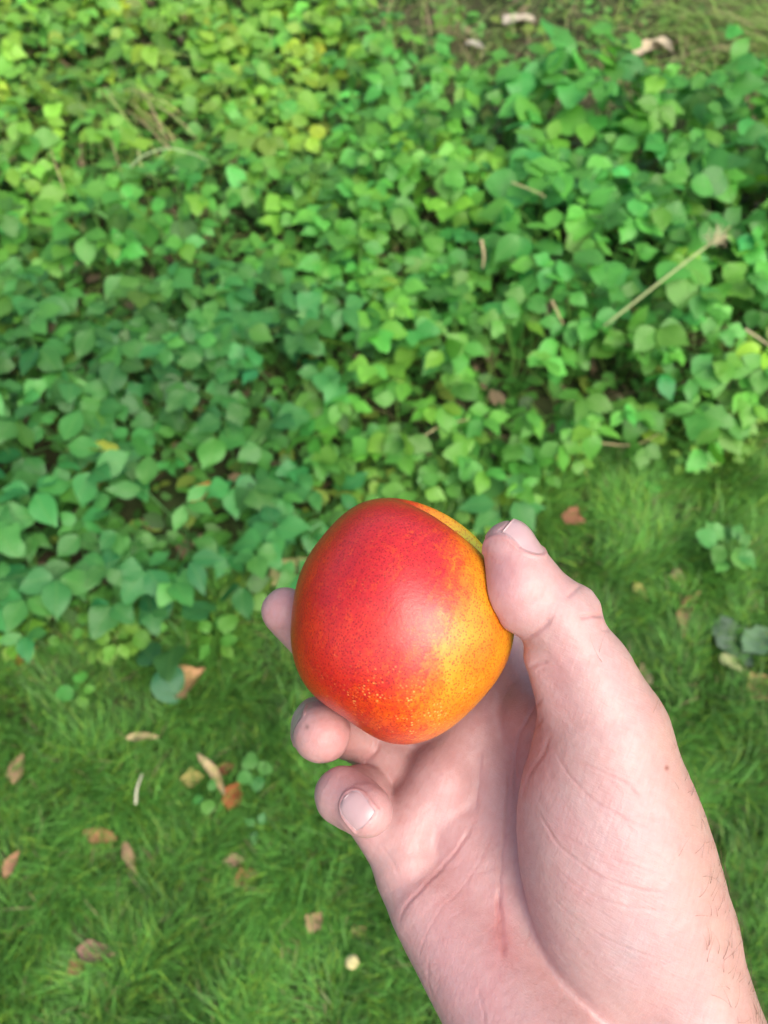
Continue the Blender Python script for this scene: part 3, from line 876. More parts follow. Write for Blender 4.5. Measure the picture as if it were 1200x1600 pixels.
def build_nectarine():
    # cube sphere so that no pole shows
    m = 88
    g = np.tan(np.linspace(-np.pi / 4, np.pi / 4, m + 1))
    vs, fs, off = [], [], 0
    A, B = np.meshgrid(g, g, indexing='ij')
    one = np.ones_like(A)
    i, j = np.meshgrid(np.arange(m), np.arange(m), indexing='ij')
    q = np.stack([i * (m + 1) + j, (i + 1) * (m + 1) + j, (i + 1) * (m + 1) + j + 1, i * (m + 1) + j + 1], -1).reshape(-1, 4)
    for (X, Y, Z) in ((A, B, one), (B, A, -one), (one, A, B), (-one, B, A), (B, one, A), (A, -one, B)):
        d = np.stack([X, Y, Z], -1).reshape(-1, 3)
        vs.append(d / np.linalg.norm(d, axis=1)[:, None]); fs.append(q + off); off += len(d)
    d = np.concatenate(vs); f = np.concatenate(fs)
    key = np.round(d * 1e5).astype(np.int64)
    _, idx, inv = np.unique(key, axis=0, return_index=True, return_inverse=True)
    d = d[idx]; f = inv.ravel()[f]
    r = nect_radius(d[:, 0], d[:, 1], d[:, 2])
    p = d * r[:, None]
    pc = p + NC
    w = cam_to_world(pc) - cam_to_world(NC)
    # camera space is left-handed seen from world: flip the winding
    me = mesh_np('nectarine', w, f[:, ::-1])
    px = 628 + p[:, 0] * NS; py = 967 - p[:, 1] * NS
    sm = lambda e0, e1, v: (lambda t: t * t * (3 - 2 * t))(np.clip((v - e0) / (e1 - e0), 0, 1))
    # blush: 1 deep red, 0 yellow; the boundary runs down the right side of the fruit
    bound = np.interp(py, [780, 850, 900, 960, 1020, 1080, 1150], [735, 718, 712, 690, 668, 655, 690])
    blush = 1 - sm(-70, 42, px - bound)
    lower = sm(960, 1090, py)
    blush = blush * (1 - 0.30 * lower * sm(520, 640, px))
    a1, a2, fr = cavity(d[:, 0], d[:, 1], d[:, 2])
    far = np.where(fr, sm(-3.5, -1.0, a2) * sm(-19, -6, a1) * (1 - sm(20, 26, a1)) * (1 - sm(12, 18, a2)), 0)
    green = np.where(fr, 1.3 * np.exp(-((a1 - 12) / 10) ** 2 - ((a2 - 0.5) / 7) ** 2), 0)
    blush = blush * (1 - 0.85 * far)
    set_float(me, 'blush', blush)
    ax = np.array((0.44, 0.89, -0.06)); ax /= np.linalg.norm(ax)
    e1 = np.cross(ax, (0, 0, 1.0)); e1 /= np.linalg.norm(e1); e2 = np.cross(ax, e1)
    ph = np.arctan2(d @ e2, d @ e1)
    st = me.attributes.new('meridian', 'FLOAT_VECTOR', 'POINT')
    st.data.foreach_set('vector', np.stack([np.cos(ph) * 3, np.sin(ph) * 3, (d @ ax) * 0.9], 1).astype(np.float32).ravel())
    set_float(me, 'green', np.clip(green, 0, 1))
    set_float(me, 'crimson', (1 - lower) * sm(470, 560, px) * (1 - 0.4 * sm(900, 960, py)))
    set_float(me, 'low', lower * np.exp(-((px - 630) ** 2) / 12000))
    m = NT('nectarine_skin')
    co = m.coord()
    bl, cr, gr, lo = m.attr('blush', 'Fac'), m.attr('crimson', 'Fac'), m.attr('green', 'Fac'), m.attr('low', 'Fac')
    n1 = m.noise(70, 4, 0.6, co, 0.6)
    n2 = m.noise(330, 5, 0.7, co)
    n4 = m.noise(1100, 4, 0.7, co)
    b = m.math('ADD', bl, m.math('MULTIPLY', m.math('SUBTRACT', n1, 0.5), 0.75))
    b = m.math('ADD', b, m.math('MULTIPLY', m.math('SUBTRACT', n2, 0.5), 0.85))
    b = m.math('ADD', b, m.math('MULTIPLY', m.math('SUBTRACT', n4, 0.5), 0.75))
    n5 = m.noise(5.0, 5, 0.65, m.attr('meridian', 'Vector'), 0.4)
    b = m.math('ADD', b, m.math('MULTIPLY', m.math('SUBTRACT', n5, 0.5), 0.8))
    b = m.ramp(b, 0.12, 0.9)
    yel = m.mix(m.ramp(n1, 0.35, 0.65), (0.60, 0.25, 0.011), (0.60, 0.165, 0.008))
    yel = m.mix(gr, yel, (0.50, 0.46, 0.020))
    red = m.mix(cr, (0.56, 0.034, 0.006), (0.49, 0.018, 0.019))
    red = m.mix(m.ramp(m.noise(45, 2, 0.5, co), 0.42, 0.68), red, (0.42, 0.010, 0.010))
    red = m.mix(m.math('MULTIPLY', m.ramp(n4, 0.44, 0.62), 0.45), red, (0.33, 0.008, 0.010))
    red = m.mix(m.math('MULTIPLY', m.ramp(n2, 0.58, 0.76), 0.28), red, (0.64, 0.09, 0.02))
    red = m.mix(m.math('MULTIPLY', m.ramp(n5, 0.48, 0.66), 0.5), red, (0.36, 0.010, 0.016))
    mid = m.mix(m.ramp(b, 0.0, 0.55), yel, (0.60, 0.080, 0.006))
    colr = m.mix(m.ramp(b, 0.45, 1.0), mid, red)
    # freckles: dark red specks everywhere, pale flecks on the lower face
    v = m.t.nodes.new('ShaderNodeTexVoronoi'); v.inputs['Scale'].default_value = 1250; m.ln(co, v.inputs['Vector'])
    sp = m.math('MULTIPLY', m.ramp(v.outputs['Distance'], 0.46, 0.2), m.ramp(m.noise(520, 2, 0.5, co), 0.30, 0.42))
    colr = m.mix(m.math('MULTIPLY', sp, 0.7), colr, m.mix(b, (0.34, 0.014, 0.008), (0.20, 0.004, 0.006)))
    v2 = m.t.nodes.new('ShaderNodeTexVoronoi'); v2.inputs['Scale'].default_value = 760; m.ln(co, v2.inputs['Vector'])
    fl = m.math('MULTIPLY', m.ramp(v2.outputs['Distance'], 0.36, 0.14), m.ramp(m.noise(160, 3, 0.6, co), 0.44, 0.62))
    fl = m.math('MULTIPLY', fl, m.math('ADD', m.math('MULTIPLY', lo, 0.9), 0.06))
    colr = m.mix(fl, colr, (0.75, 0.36, 0.09))
    nb = m.bump(n2, 0.12, 0.0006)
    nb = m.bump(n4, 0.22, 0.00035, nb)
    nb = m.bump(m.noise(120, 3, 0.5, co), 0.16, 0.0012, nb)
    m.p(color=colr, rough=m.math('ADD', 0.27, m.math('MULTIPLY', n2, 0.14)), spec=0.55, normal=nb, sss=0.12, sss_scale=0.0025, sss_radius=(1.0, 0.25, 0.08))
    o = obj('nectarine', me, m.mat, loc=cam_to_world(NC))
    tag(o, 'glossy red and yellow speckled nectarine held in the fingers', 'nectarine')
    # stem scar in the cavity
    return o

build_nectarine()
# ------------------------------------------------------------------ hand (one continuous surface from a signed distance field)
VOX = 0.46

def smin(a, b, k):
    h = np.maximum(k - np.abs(a - b), 0.0) / k
    return np.minimum(a, b) - h * h * k * 0.25

BLK = [np.zeros(3), 1e9]          # centre and radius of the block of points being evaluated

def rc(p, a, ra, b, rb):
    """tapered capsule"""
    ab = b - a
    if np.linalg.norm((a + b) * 0.5 - BLK[0]) - 0.5 * np.linalg.norm(ab) - max(ra, rb) > BLK[1] + 16: return np.full(len(p), 60.0)
    L2 = ab @ ab
    q = p - a
    t = np.clip((q @ ab) / L2, 0, 1)
    return np.linalg.norm(q - t[:, None] * ab, axis=1) - (ra + (rb - ra) * t)

def ell(p, c, ax, rad):
    """ellipsoid, ax = three unit axes (rows), rad = semi-axes"""
    q = (p - c) @ np.asarray(ax).T
    rad = np.asarray(rad)
    k0 = np.linalg.norm(q / rad, axis=1)
    k1 = np.linalg.norm(q / (rad * rad), axis=1) + 1e-9
    return k0 * (k0 - 1) / k1

def frame(t, n):
    t = np.asarray(t, float); t = t / np.linalg.norm(t)
    n = np.asarray(n, float); n = n - (n @ t) * t; n = n / np.linalg.norm(n)
    return np.array((t, n, np.cross(t, n)))

def chain(p, pts, k):
    d = None
    for (a, ra), (b, rb) in zip(pts[:-1], pts[1:]):
        e = rc(p, a, ra, b, rb)
        d = e if d is None else smin(d, e, k)
    return d

MC = dict(  # metacarpal: knuckle end, wrist end
    little=((P(643, 1372, 259), 11.3), (P(845, 1690, 232), 17)),
    ring=((P(695, 1258, 267), 12.0), (P(895, 1680, 234), 17)),
    middle=((P(757, 1185, 271), 12.0), (P(945, 1670, 235), 17)),
    index=((P(838, 1115, 268), 12.0), (P(990, 1660, 236), 17)))
FING = dict(
    little=[(P(643, 1368, 259), 9.6), (P(562, 1243, 265), 9.4), (P(536, 1243, 243), 8.4), (P(577, 1268, 234), 7.0)],
    ring=[(P(695, 1255, 267), 9.6), (P(575, 1160, 283), 8.6), (P(498, 1131, 267), 8.8), (P(503, 1147, 250), 8.6)],
    middle=[(P(757, 1185, 271), 10.0), (P(610, 1108, 285), 9.0), (P(508, 1020, 281), 8.8), (P(446, 955, 268), 8.3)],
    index=[(P(838, 1115, 268), 10.2), (P(775, 1005, 287), 9.0), (P(700, 930, 298), 8.2), (P(620, 890, 294), 7.0)])
THUMB = [(P(796, 855, 229), 7.9), (P(815, 906, 229), 9.5), (P(872, 968, 230), 10.9), (P(917, 1058, 231), 13.3), (P(946, 1140, 232), 16.4)]

def hand_sdf(p):
    # palm: metacarpals blended, heel, wrist and forearm
    d = None
    for a, b in MC.values():
        e = rc(p, a[0], a[1], b[0], b[1])
        d = e if d is None else smin(d, e, 9.0)
    d = smin(d, rc(p, P(675, 1425, 250), 11.0, P(850, 1660, 226), 20.0), 8.0)        # little finger side of the heel
    d = smin(d, rc(p, P(1035, 1450, 236), 20.5, P(1095, 1690, 230), 23.0), 9.0)      # thumb side of the wrist
    w0, w1 = P(880, 1860, 228), P(1060, 1860, 228)
    d = smin(d, rc(p, P(850, 1680, 230), 19, w0, 19), 10)
    d = smin(d, rc(p, P(1090, 1690, 230), 22, w1, 19), 10)
    f0, f1 = P(960, 2750, 250), P(1200, 2750, 250)
    d = smin(d, rc(p, w0, 19, f0, 31), 12); d = smin(d, rc(p, w1, 19, f1, 31), 12)
    # fingers: first bone blends with the palm, the outer bones only with their own first bone
    for nm, f in FING.items():
        d = smin(d, rc(p, f[0][0], f[0][1], f[1][0], f[1][1]), 4.5)
    # pads at the finger roots stand proud of the first bones
    pad = rc(p, P(637, 1338, 259), 10.4, P(635, 1296, 262), 10.2)
    pad = smin(pad, rc(p, P(635, 1296, 262), 10.2, P(692, 1218, 266), 11.2), 3)
    pad = smin(pad, rc(p, P(692, 1218, 266), 11.2, P(745, 1140, 274), 11.0), 4)
    pad = smin(pad, rc(p, P(745, 1140, 274), 11.0, P(812, 1060, 279), 9.5), 4)
    d = smin(d, pad, 3.0)
    # thumb bone and web
    th = chain(p, THUMB, 5.0)
    th = smin(th, rc(p, P(806, 928, 228), 9.2, P(815, 945, 228), 8.6), 4.0)            # pulp
    th = smin(th, rc(p, P(842, 1032, 229), 4.0, P(872, 1088, 229), 6.0), 5.0)          # pad of the first bone
    th = smin(th, rc(p, P(910, 938, 229), 3.6, P(917, 947, 229), 3.6), 3.0)            # knuckle skin
    ax = frame(P(985, 1500, 230) - P(925, 1180, 230), (0, 0, -1))
    then = ell(p, P(957, 1352, 235), ax, (50, 24.5, 28.0))
    then = smin(then, rc(p, P(946, 1145, 232), 16.4, P(1035, 1450, 236), 21.5), 10.0)
    th = smin(th, then, 9.0)
    web = rc(p, P(838, 1125, 262), 8.0, P(930, 1150, 240), 9.0)
    d = smin(d, web, 7.0)
    d = smin(d, th, 3.2)
    for nm, f in FING.items():
        e = chain(p, f[1:], 2.5)
        if nm == 'ring':
            e = smin(e, rc(p, P(500, 1138, 256), 9.0, P(502, 1144, 252), 9.0), 3)
        if nm == 'little':
            e = smin(e, rc(p, P(560, 1258, 239), 8.0, P(566, 1264, 236), 7.6), 3)
        r0 = np.linalg.norm(p - f[1][0], axis=1)
        k = 0.5 + 3.5 * np.clip(1 - (r0 - 9.0) / 8.0, 0, 1)
        d = smin(d, e, k)
    # flesh flattens against the fruit
    n = -nect_sdf(p) + 0.05
    h = np.maximum(1.2 - np.abs(d - n), 0) / 1.2
    d = np.maximum(d, n) + h * h * 1.2 * 0.25
    return d

def eval_chunks(p, size=16.0):
    """distance at many points, block by block so that far bones can be skipped"""
    k = np.floor(p / size).astype(np.int64)
    key = (k[:, 0] + 500) * 1000003 + (k[:, 1] + 500) * 1009 + (k[:, 2] + 50)
    o = np.argsort(key, kind='stable')
    ks = key[o]
    cut = np.flatnonzero(np.diff(ks)) + 1
    out = np.empty(len(p))
    for idx in np.split(o, cut):
        q = p[idx]
        lo, hi = q.min(0), q.max(0)
        BLK[0], BLK[1] = (lo + hi) * 0.5, np.linalg.norm(hi - lo) * 0.5
        out[idx] = hand_sdf(q)
    BLK[1] = 1e9
    return out

def surface_nets(vox):
    xs = np.arange(-52, 150, vox)
    z = [188.0]
    while z[-1] < 312: z.append(z[-1] + (vox if z[-1] < 272 else vox * 1.8))
    z = np.array(z)
    ys = [4.0]
    step = vox
    while ys[-1] > -440:
        if ys[-1] < -172: step = min(step * 1.03, 3.5)
        ys.append(ys[-1] - step)
    ys = np.array(ys)
    # coarse pass
    c = max(2, int(round(3.0 / vox)))
    ix, iy, iz = [np.arange(0, len(a), c) for a in (xs, ys, z)]
    G = np.stack(np.meshgrid(xs[ix], ys[iy], z[iz], indexing='ij'), -1).reshape(-1, 3)
    cd = eval_chunks(G).reshape(len(ix), len(iy), len(iz))
    band = np.abs(cd) < 1.15 * max(3.0, c * vox) + 4.0 * (ys[iy] < -200)[None, :, None] + 2.4 * (z[iz] > 268)[None, None, :]
    nx, ny, nz = len(xs), len(ys), len(z)
    near = np.zeros((nx, ny, nz), bool)
    full = np.repeat(np.repeat(np.repeat(band, c, 0), c, 1), c, 2)
    # a coarse node covers +-c/2 cells round it
    s = c // 2
    near[:, :, :] = np.pad(full, ((0, c), (0, c), (0, c)))[s:s + nx, s:s + ny, s:s + nz]
    near[:nx - s] |= near[s:]
    val = np.repeat(np.repeat(np.repeat(cd, c, 0), c, 1), c, 2)
    val = np.pad(val, ((0, c), (0, c), (0, c)), mode='edge')[s:s + nx, s:s + ny, s:s + nz].astype(np.float32).copy()
    val = np.where(near, val, np.where(val < 0, -5, 5)).astype(np.float32)
    I = np.argwhere(near)
    pts = np.stack([xs[I[:, 0]], ys[I[:, 1]], z[I[:, 2]]], 1)
    val[near] = eval_chunks(pts)
    ins = val < 0
    # cells with a sign change
    cnt = np.zeros((nx - 1, ny - 1, nz - 1), np.int8)
    for a in (0, 1):
        for b in (0, 1):
            for e in (0, 1):
                cnt += ins[a:nx - 1 + a, b:ny - 1 + b, e:nz - 1 + e]
    act = (cnt > 0) & (cnt < 8)
    cells = np.argwhere(act)
    vid = np.full(act.shape, -1, np.int32)
    vid[act] = np.arange(len(cells))
    X = np.stack([xs[cells[:, 0]] + (xs[1] - xs[0]) * .5, (ys[cells[:, 1]] + ys[cells[:, 1] + 1]) * .5, (z[cells[:, 2]] + z[cells[:, 2] + 1]) * .5], 1)
    faces = []
    for axis in range(3):
        sl0 = [slice(None)] * 3; sl1 = [slice(None)] * 3
        sl0[axis] = slice(0, -1); sl1[axis] = slice(1, None)
        a, b = ins[tuple(sl0)], ins[tuple(sl1)]
        for sgn, m in ((1, a & ~b), (-1, ~a & b)):
            E = np.argwhere(m)
            u, v = (axis + 1) % 3, (axis + 2) % 3
            lim = np.array(act.shape)
            ok = (E[:, u] > 0) & (E[:, v] > 0) & (E[:, u] < lim[u]) & (E[:, v] < lim[v])
            E = E[ok]
            q = []
            for du, dv in ((0, 0), (-1, 0), (-1, -1), (0, -1)):
                Q = E.copy(); Q[:, u] += du; Q[:, v] += dv
                q.append(vid[Q[:, 0], Q[:, 1], Q[:, 2]])
            q = np.stack(q, 1)
            q = q[(q >= 0).all(1)]
            faces.append(q if sgn > 0 else q[:, ::-1])
    faces = np.concatenate(faces)
    return X, faces

def grad(p, e=0.25):
    k = np.array(((1, -1, -1), (-1, -1, 1), (-1, 1, -1), (1, 1, 1)), float)
    g = sum(kk[None] * eval_chunks(p + kk * e)[:, None] for kk in k)
    return g / (4 * e)

def project(p, it=2):
    for i in range(it):
        g = grad(p)
        d = eval_chunks(p)
        gn = (g * g).sum(1) + 1e-6
        st = np.clip(d / gn, -1.0, 1.0)
        p = p - g * st[:, None]
    return p

def to_px(p):
    return 600 + p[:, 0] / p[:, 2] * F, 800 - p[:, 1] / p[:, 2] * F

def poly_dist(px, py, pts):
    pts = np.asarray(pts, float)
    best = np.full(len(px), 1e9); par = np.zeros(len(px))
    L = np.concatenate(([0], np.cumsum(np.hypot(*np.diff(pts, axis=0).T))))
    for i in range(len(pts) - 1):
        a, b = pts[i], pts[i + 1]
        ab = b - a
        t = np.clip(((px - a[0]) * ab[0] + (py - a[1]) * ab[1]) / (ab @ ab), 0, 1)
        d = np.hypot(px - a[0] - t * ab[0], py - a[1] - t * ab[1])
        m = d < best
        best[m] = d[m]; par[m] = ((L[i] + t * (L[i + 1] - L[i])) / L[-1])[m]
    return best, par

def spline(pts, n=12):
    pts = np.asarray(pts, float)
    q = np.vstack([2 * pts[0] - pts[1], pts, 2 * pts[-1] - pts[-2]])
    out = []
    for i in range(1, len(q) - 2):
        t = np.linspace(0, 1, n, endpoint=False)[:, None]
        a, b, c, d = q[i - 1], q[i], q[i + 1], q[i + 2]
        out.append(0.5 * (2 * b + (c - a) * t + (2 * a - 5 * b + 4 * c - d) * t ** 2 + (3 * b - a - 3 * c + d) * t ** 3))
    out.append(pts[-1:])
    return np.vstack(out)

# creases of the skin: (photograph pixels, half width px, depth mm, redness)
CREASES = [
    ([(823, 999), (838, 990), (852, 978), (862, 966)], 3.4, 0.6, 0.9),          # thumb joint
    ([(826, 1043), (842, 1036), (855, 1034)], 3.0, 0.5, 0.4),
    ([(836, 1050), (850, 1046)], 2.5, 0.3, 0.3),
    ([(944, 962), (928, 962), (905, 964)], 2.6, 0.8, 0.5),                      # knuckle side of the thumb
    ([(908, 914), (897, 923), (888, 934)], 3.4, 0.42, 0.3),
    ([(953, 985), (940, 984)], 2.4, 0.3, 0.2),
    ([(592, 1156), (588, 1170), (574, 1186), (560, 1195)], 3.2, 0.6, 0.9),       # middle joint of ring finger
    ([(583, 1160), (574, 1175), (562, 1186)], 2.2, 0.3, 0.5),
    ([(625, 1440), (632, 1420), (660, 1388), (700, 1345), (726, 1310), (742, 1280)], 2.6, 0.30, 1.0),   # heart line
    ([(655, 1505), (662, 1470), (690, 1420), (716, 1395), (748, 1350), (770, 1300)], 2.2, 0.10, 0.45),
    ([(745, 1270), (748, 1225), (750, 1170)], 2.6, 0.25, 0.5),
    ([(800, 1180), (793, 1240), (790, 1300), (782, 1360), (778, 1430), (785, 1490)], 3.0, 0.35, 0.5),
    ([(778, 1400), (786, 1450), (787, 1495)], 4.0, 0.45, 1.3),
    ([(870, 1180), (900, 1225), (945, 1262), (1000, 1290), (1030, 1300)], 2.2, 0.22, 0.5),
    ([(838, 1262), (862, 1305), (900, 1345), (950, 1375), (1010, 1392), (1045, 1396)], 2.2, 0.26, 0.5),
    ([(870, 1300), (925, 1330), (985, 1352), (1040, 1368)], 1.8, 0.16, 0.5),
    ([(862, 1350), (900, 1385), (960, 1412), (1040, 1425)], 1.8, 0.16, 0.3),
    ([(850, 1390), (905, 1440), (975, 1480), (1040, 1500)], 1.8, 0.14, 0.2),
    ([(900, 1190), (950, 1210), (985, 1232), (1010, 1260)], 2.4, 0.18, 0.6),
    ([(858, 1150), (846, 1180), (826, 1210), (814, 1250)], 3.0, 0.4, 0.6),
    ([(846, 1092), (832, 1112), (812, 1150), (806, 1190), (803, 1240)], 2.6, 0.5, 0.5),
    ([(850, 1120), (834, 1142), (822, 1168)], 2.2, 0.35, 0.5),
    ([(670, 1500), (668, 1530), (675, 1560)], 2.0, 0.12, 0.2),
    ([(745, 1545), (755, 1580), (760, 1610)], 2.5, 0.15, 0.2),
    ([(598, 1322), (612, 1345), (622, 1368)], 2.0, 0.18, 0.1),
]

def build_hand():
    X, Fq = surface_nets(VOX)
    X = project(X, 2)
    # one light smoothing pass along the surface, then project again
    nv = len(X)
    acc = np.zeros((nv, 3)); cnt = np.zeros(nv)
    for a in range(4):
        b = (a + 1) % 4
        for i, j in ((a, b), (b, a)):
            cnt += np.bincount(Fq[:, i], minlength=nv)
            for c in range(3):
                acc[:, c] += np.bincount(Fq[:, i], X[Fq[:, j], c], minlength=nv)
    cnt = np.maximum(cnt, 1)
    X = X + 0.5 * (acc / cnt[:, None] - X)
    X = project(X, 1)
    g = grad(X)
    N = g / (np.linalg.norm(g, axis=1)[:, None] + 1e-9)
    px, py = to_px(X)
    view = X / np.linalg.norm(X, axis=1)[:, None]
    facing = -(N * view).sum(1)
    # visible side: nearest depth per 5 px bin
    bx = np.clip((px / 5).astype(int), 0, 399); by = np.clip((py / 5).astype(int), 0, 699)
    zb = np.full((400, 700), 1e9)
    np.minimum.at(zb, (bx, by), X[:, 2])
    vis = (facing > 0.02) & (X[:, 2] < zb[bx, by] + 5.0)
    red = np.zeros(nv); disp = np.zeros(nv)
    wob = 1.2 * np.sin(px * 0.07 + py * 0.05) + 0.5 * np.sin(px * 0.05 - py * 0.16)
    for pts, w, dep, rd in CREASES:
        pp = spline(pts, 8)
        lo, hi = pp.min(0) - 30, pp.max(0) + 30
        m = np.where(vis & (px > lo[0]) & (px < hi[0]) & (py > lo[1]) & (py < hi[1]))[0]
        if not len(m): continue
        d, t = poly_dist(px[m] + wob[m], py[m], pp)
        fade = np.clip(np.minimum(t, 1 - t) * 6 + 0.25, 0, 1)
        w = w * 1.0; dep = dep * 0.85
        prof = np.exp(-(d / w) ** 2) * fade
        disp[m] -= dep * prof
        disp[m] += 0.10 * dep * np.exp(-((d - 2.6 * w) / (1.6 * w)) ** 2) * fade
        red[m] += 0.62 * rd * (0.45 * prof + 0.35 * np.exp(-(d / (3.0 * w)) ** 2) * fade)
    rl = np.random.default_rng(9)
    for _ in range(30):
        cx_, cy_ = rl.uniform(660, 800), rl.uniform(1200, 1600)
        if rl.random() < 0.45: cx_, cy_ = rl.uniform(850, 1040), rl.uniform(1180, 1560)
        a_ = rl.normal(-0.95, 0.35) if cx_ < 820 else rl.normal(0.45, 0.22)
        L_ = rl.uniform(14, 46); cv = rl.normal() * 0.12
        pp = np.array([(cx_ + math.cos(a_ + cv * t) * L_ * t, cy_ + math.sin(a_ + cv * t) * L_ * t) for t in np.linspace(-1, 1, 7)])
        m = np.where(vis & (np.abs(px - cx_) < 60) & (np.abs(py - cy_) < 60))[0]
        if not len(m): continue
        d, t = poly_dist(px[m], py[m], pp)
        fade = np.clip(np.minimum(t, 1 - t) * 4, 0, 1)
        disp[m] -= 0.05 * np.exp(-(d / 2.0) ** 2) * fade
        red[m] += 0.14 * np.exp(-(d / 2.6) ** 2) * fade
    # ------- fingernails: patches laid on the surface
    nails = []
    def nail(name, c, t, n, L, Wd, side_curve=1.0):
        fr = frame(t, n); c = np.asarray(c, float)
        nu, nvv = 25, 19
        U, V = np.meshgrid(np.linspace(-1, 1, nu), np.linspace(-1, 1, nvv), indexing='ij')
        # outline: rounded cuticle at u=-1, gently curved free edge at u=+1
        wid = np.where(U < 0, np.clip(1 - 0.97 * np.abs(U) ** 3.2, 0.02, 1) ** 0.42, 1 - 0.08 * U * U)
        LL = L * 0.5 * (U * (1 - 0.14 * V * V * (U > 0)))
        q = c + LL[..., None] * fr[0] + (V * wid * Wd * 0.5)[..., None] * fr[2] + 16 * fr[1]
        q = q.reshape(-1, 3)
        # march down to the skin
        tt = np.zeros(len(q))
        for i in range(40):
            d = hand_sdf(q - tt[:, None] * fr[1])
            tt += np.clip(d, -1, 3) * 0.8
        tt = np.clip(tt, 0, 24)
        h = tt.reshape(nu, nvv)
        # smooth so that the plate keeps its own curvature
        med = np.median(h)
        plate = med + (V ** 2) * (0.17 * Wd * side_curve) + 0.05 * L * U ** 2 * 0.5
        h2 = 0.6 * h + 0.4 * plate
        h2 = np.minimum(h2 - 0.30 + 0.08 * (U < -0.8) + 0.2 * (np.abs(V) > 0.9), h + 0.05)
        q2 = q - h2.reshape(-1)[:, None] * fr[1]
        top = q2; bot = q2 - 0.45 * fr[1]
        i, j = np.meshgrid(np.arange(nu - 1), np.arange(nvv - 1), indexing='ij')
        f = np.stack([i * nvv + j, (i + 1) * nvv + j, (i + 1) * nvv + j + 1, i * nvv + j + 1], -1).reshape(-1, 4)
        M = nu * nvv
        ring = [k * nvv for k in range(nu)] + [(nu - 1) * nvv + k for k in range(1, nvv)] + \
               [k * nvv + nvv - 1 for k in range(nu - 2, -1, -1)] + [k for k in range(nvv - 2, 0, -1)]
        ring = np.array(ring); nx_ = np.roll(ring, -1)
        wall = np.stack([ring, nx_, nx_ + M, ring + M], 1)
        nails.append((name, np.vstack([top, bot]), [f, f[:, ::-1] + M, wall], np.concatenate([U.ravel(), U.ravel()]), c, fr, L, Wd))
    nail('thumb', P(806, 848, 229), P(795, 812, 229) - P(842, 880, 229), (0.58, 0.40, -0.71), 13.0, 12.4, 1.1)
    nail('ring', P(499, 1136, 258), (0.36, -0.34, -0.87), (-0.78, 0.36, -0.50), 11.5, 10.5)
    nail('little', P(562, 1257, 236), P(585, 1282, 236) - P(548, 1240, 238), (-0.10, 0.12, -1.0), 9.8, 9.0)
    for (nm, v, f, U, c, fr, L, Wd) in nails:
        q = (X - c) @ fr.T
        u = q[:, 0] / (L * .5); s = q[:, 2] / (Wd * .5)
        e = np.maximum(np.hypot(np.clip(u, -9, 0), s), np.where(u > 0, np.abs(s), 0))
        m = (q[:, 1] > -7) & (u > -1.6) & (u < 1.0)
        fold = np.exp(-((e - 1.10) / 0.09) ** 2) * m
        disp += 0.42 * fold
        disp -= 0.25 * np.clip(1.0 - e, 0, 0.3) / 0.3 * (m & (np.abs(u) < 1))
        red += 0.35 * fold
    # fine relief of the skin
    def vn(q, seed):
        r = np.random.default_rng(seed)
        o = np.zeros(len(q))
        for _ in range(14):
            k = r.normal(size=3); k = k / np.linalg.norm(k)
            o += np.sin(q @ k * (2 * np.pi) + r.uniform(0, 6.28))
        return o / 14 ** .5
    disp += 0.06 * vn(X / 9.0, 1) + 0.025 * vn(X / 3.6, 2)
    X2 = X + N * disp[:, None]
    # ------- colour of the skin itself
    ga = lambda cx, cy, sx, sy=None: np.exp(-((px - cx) / sx) ** 2 - ((py - cy) / (sy or sx)) ** 2)
    base = np.tile(np.array((0.50, 0.340, 0.322)), (nv, 1))
    def tint(w, c):
        nonlocal base
        w = np.clip(w, 0, 1)[:, None]
        base = base * (1 - w) + np.asarray(c) * w
    palm = ga(720, 1330, 130, 230) + ga(740, 1550, 90, 120)
    tint(0.85 * palm, (0.495, 0.300, 0.302))
    tint(0.8 * ga(780, 1130, 70, 90), (0.48, 0.275, 0.275))
    edge = 1 / (1 + np.exp(-(px - np.interp(py, [800, 1000, 1200, 1400, 1600, 2000], [960, 985, 1030, 1075, 1130, 1240])) / 14))
    tint(0.75 * edge * (py > 900), (0.455, 0.300, 0.238))
    tint(0.75 * ga(515, 1150, 42), (0.50, 0.225, 0.215))
    tint(0.6 * ga(555, 1235, 60), (0.48, 0.255, 0.258))
    tint(0.6 * ga(435, 965, 45), (0.49, 0.262, 0.28))
    tint(0.7 * ga(785, 915, 45, 75), (0.50, 0.268, 0.282))
    tint(0.6 * ga(830, 1180, 40, 60), (0.49, 0.235, 0.225))
    tint(0.5 * ga(875, 1055, 25, 50), (0.49, 0.25, 0.25))
    tint(0.45 * ga(985, 1480, 55, 70), (0.375, 0.335, 0.355))     # veins under the ball of the thumb
    tint(0.35 * ga(950, 1320, 60, 90), (0.48, 0.35, 0.37))
    tint(0.5 * ga(785, 1450, 20, 60), (0.50, 0.215, 0.22))
    tint(0.4 * ga(640, 1340, 40, 40), (0.50, 0.33, 0.31))
    mott = 0.5 + 0.5 * vn(X / 14.0, 5); mott2 = 0.5 + 0.5 * vn(X / 5.0, 6)
    tint(0.20 * mott, (0.50, 0.240, 0.245)); tint(0.10 * mott2, (0.52, 0.385, 0.385))
    tint(0.75 * np.clip(red, 0, 1.2), (0.40, 0.16, 0.165))
    tint(0.9 * np.exp(-((px - 1042) ** 2 + (py - 1200) ** 2) / 14.0), (0.22, 0.07, 0.05))   # small spot
    # a dark speck of dirt under the ring fingernail
    tint(0.7 * np.exp(-((px - 480) ** 2 + ((py - 1136) * 0.8) ** 2) / 9.0), (0.15, 0.08, 0.06))
    base_pt = cam_to_world(P(985, 1660, 236))
    me = mesh_np('hand', cam_to_world(X2) - base_pt, Fq)
    base = base * np.array((0.89, 0.865, 0.85))
    set_col(me, 'skin', base)
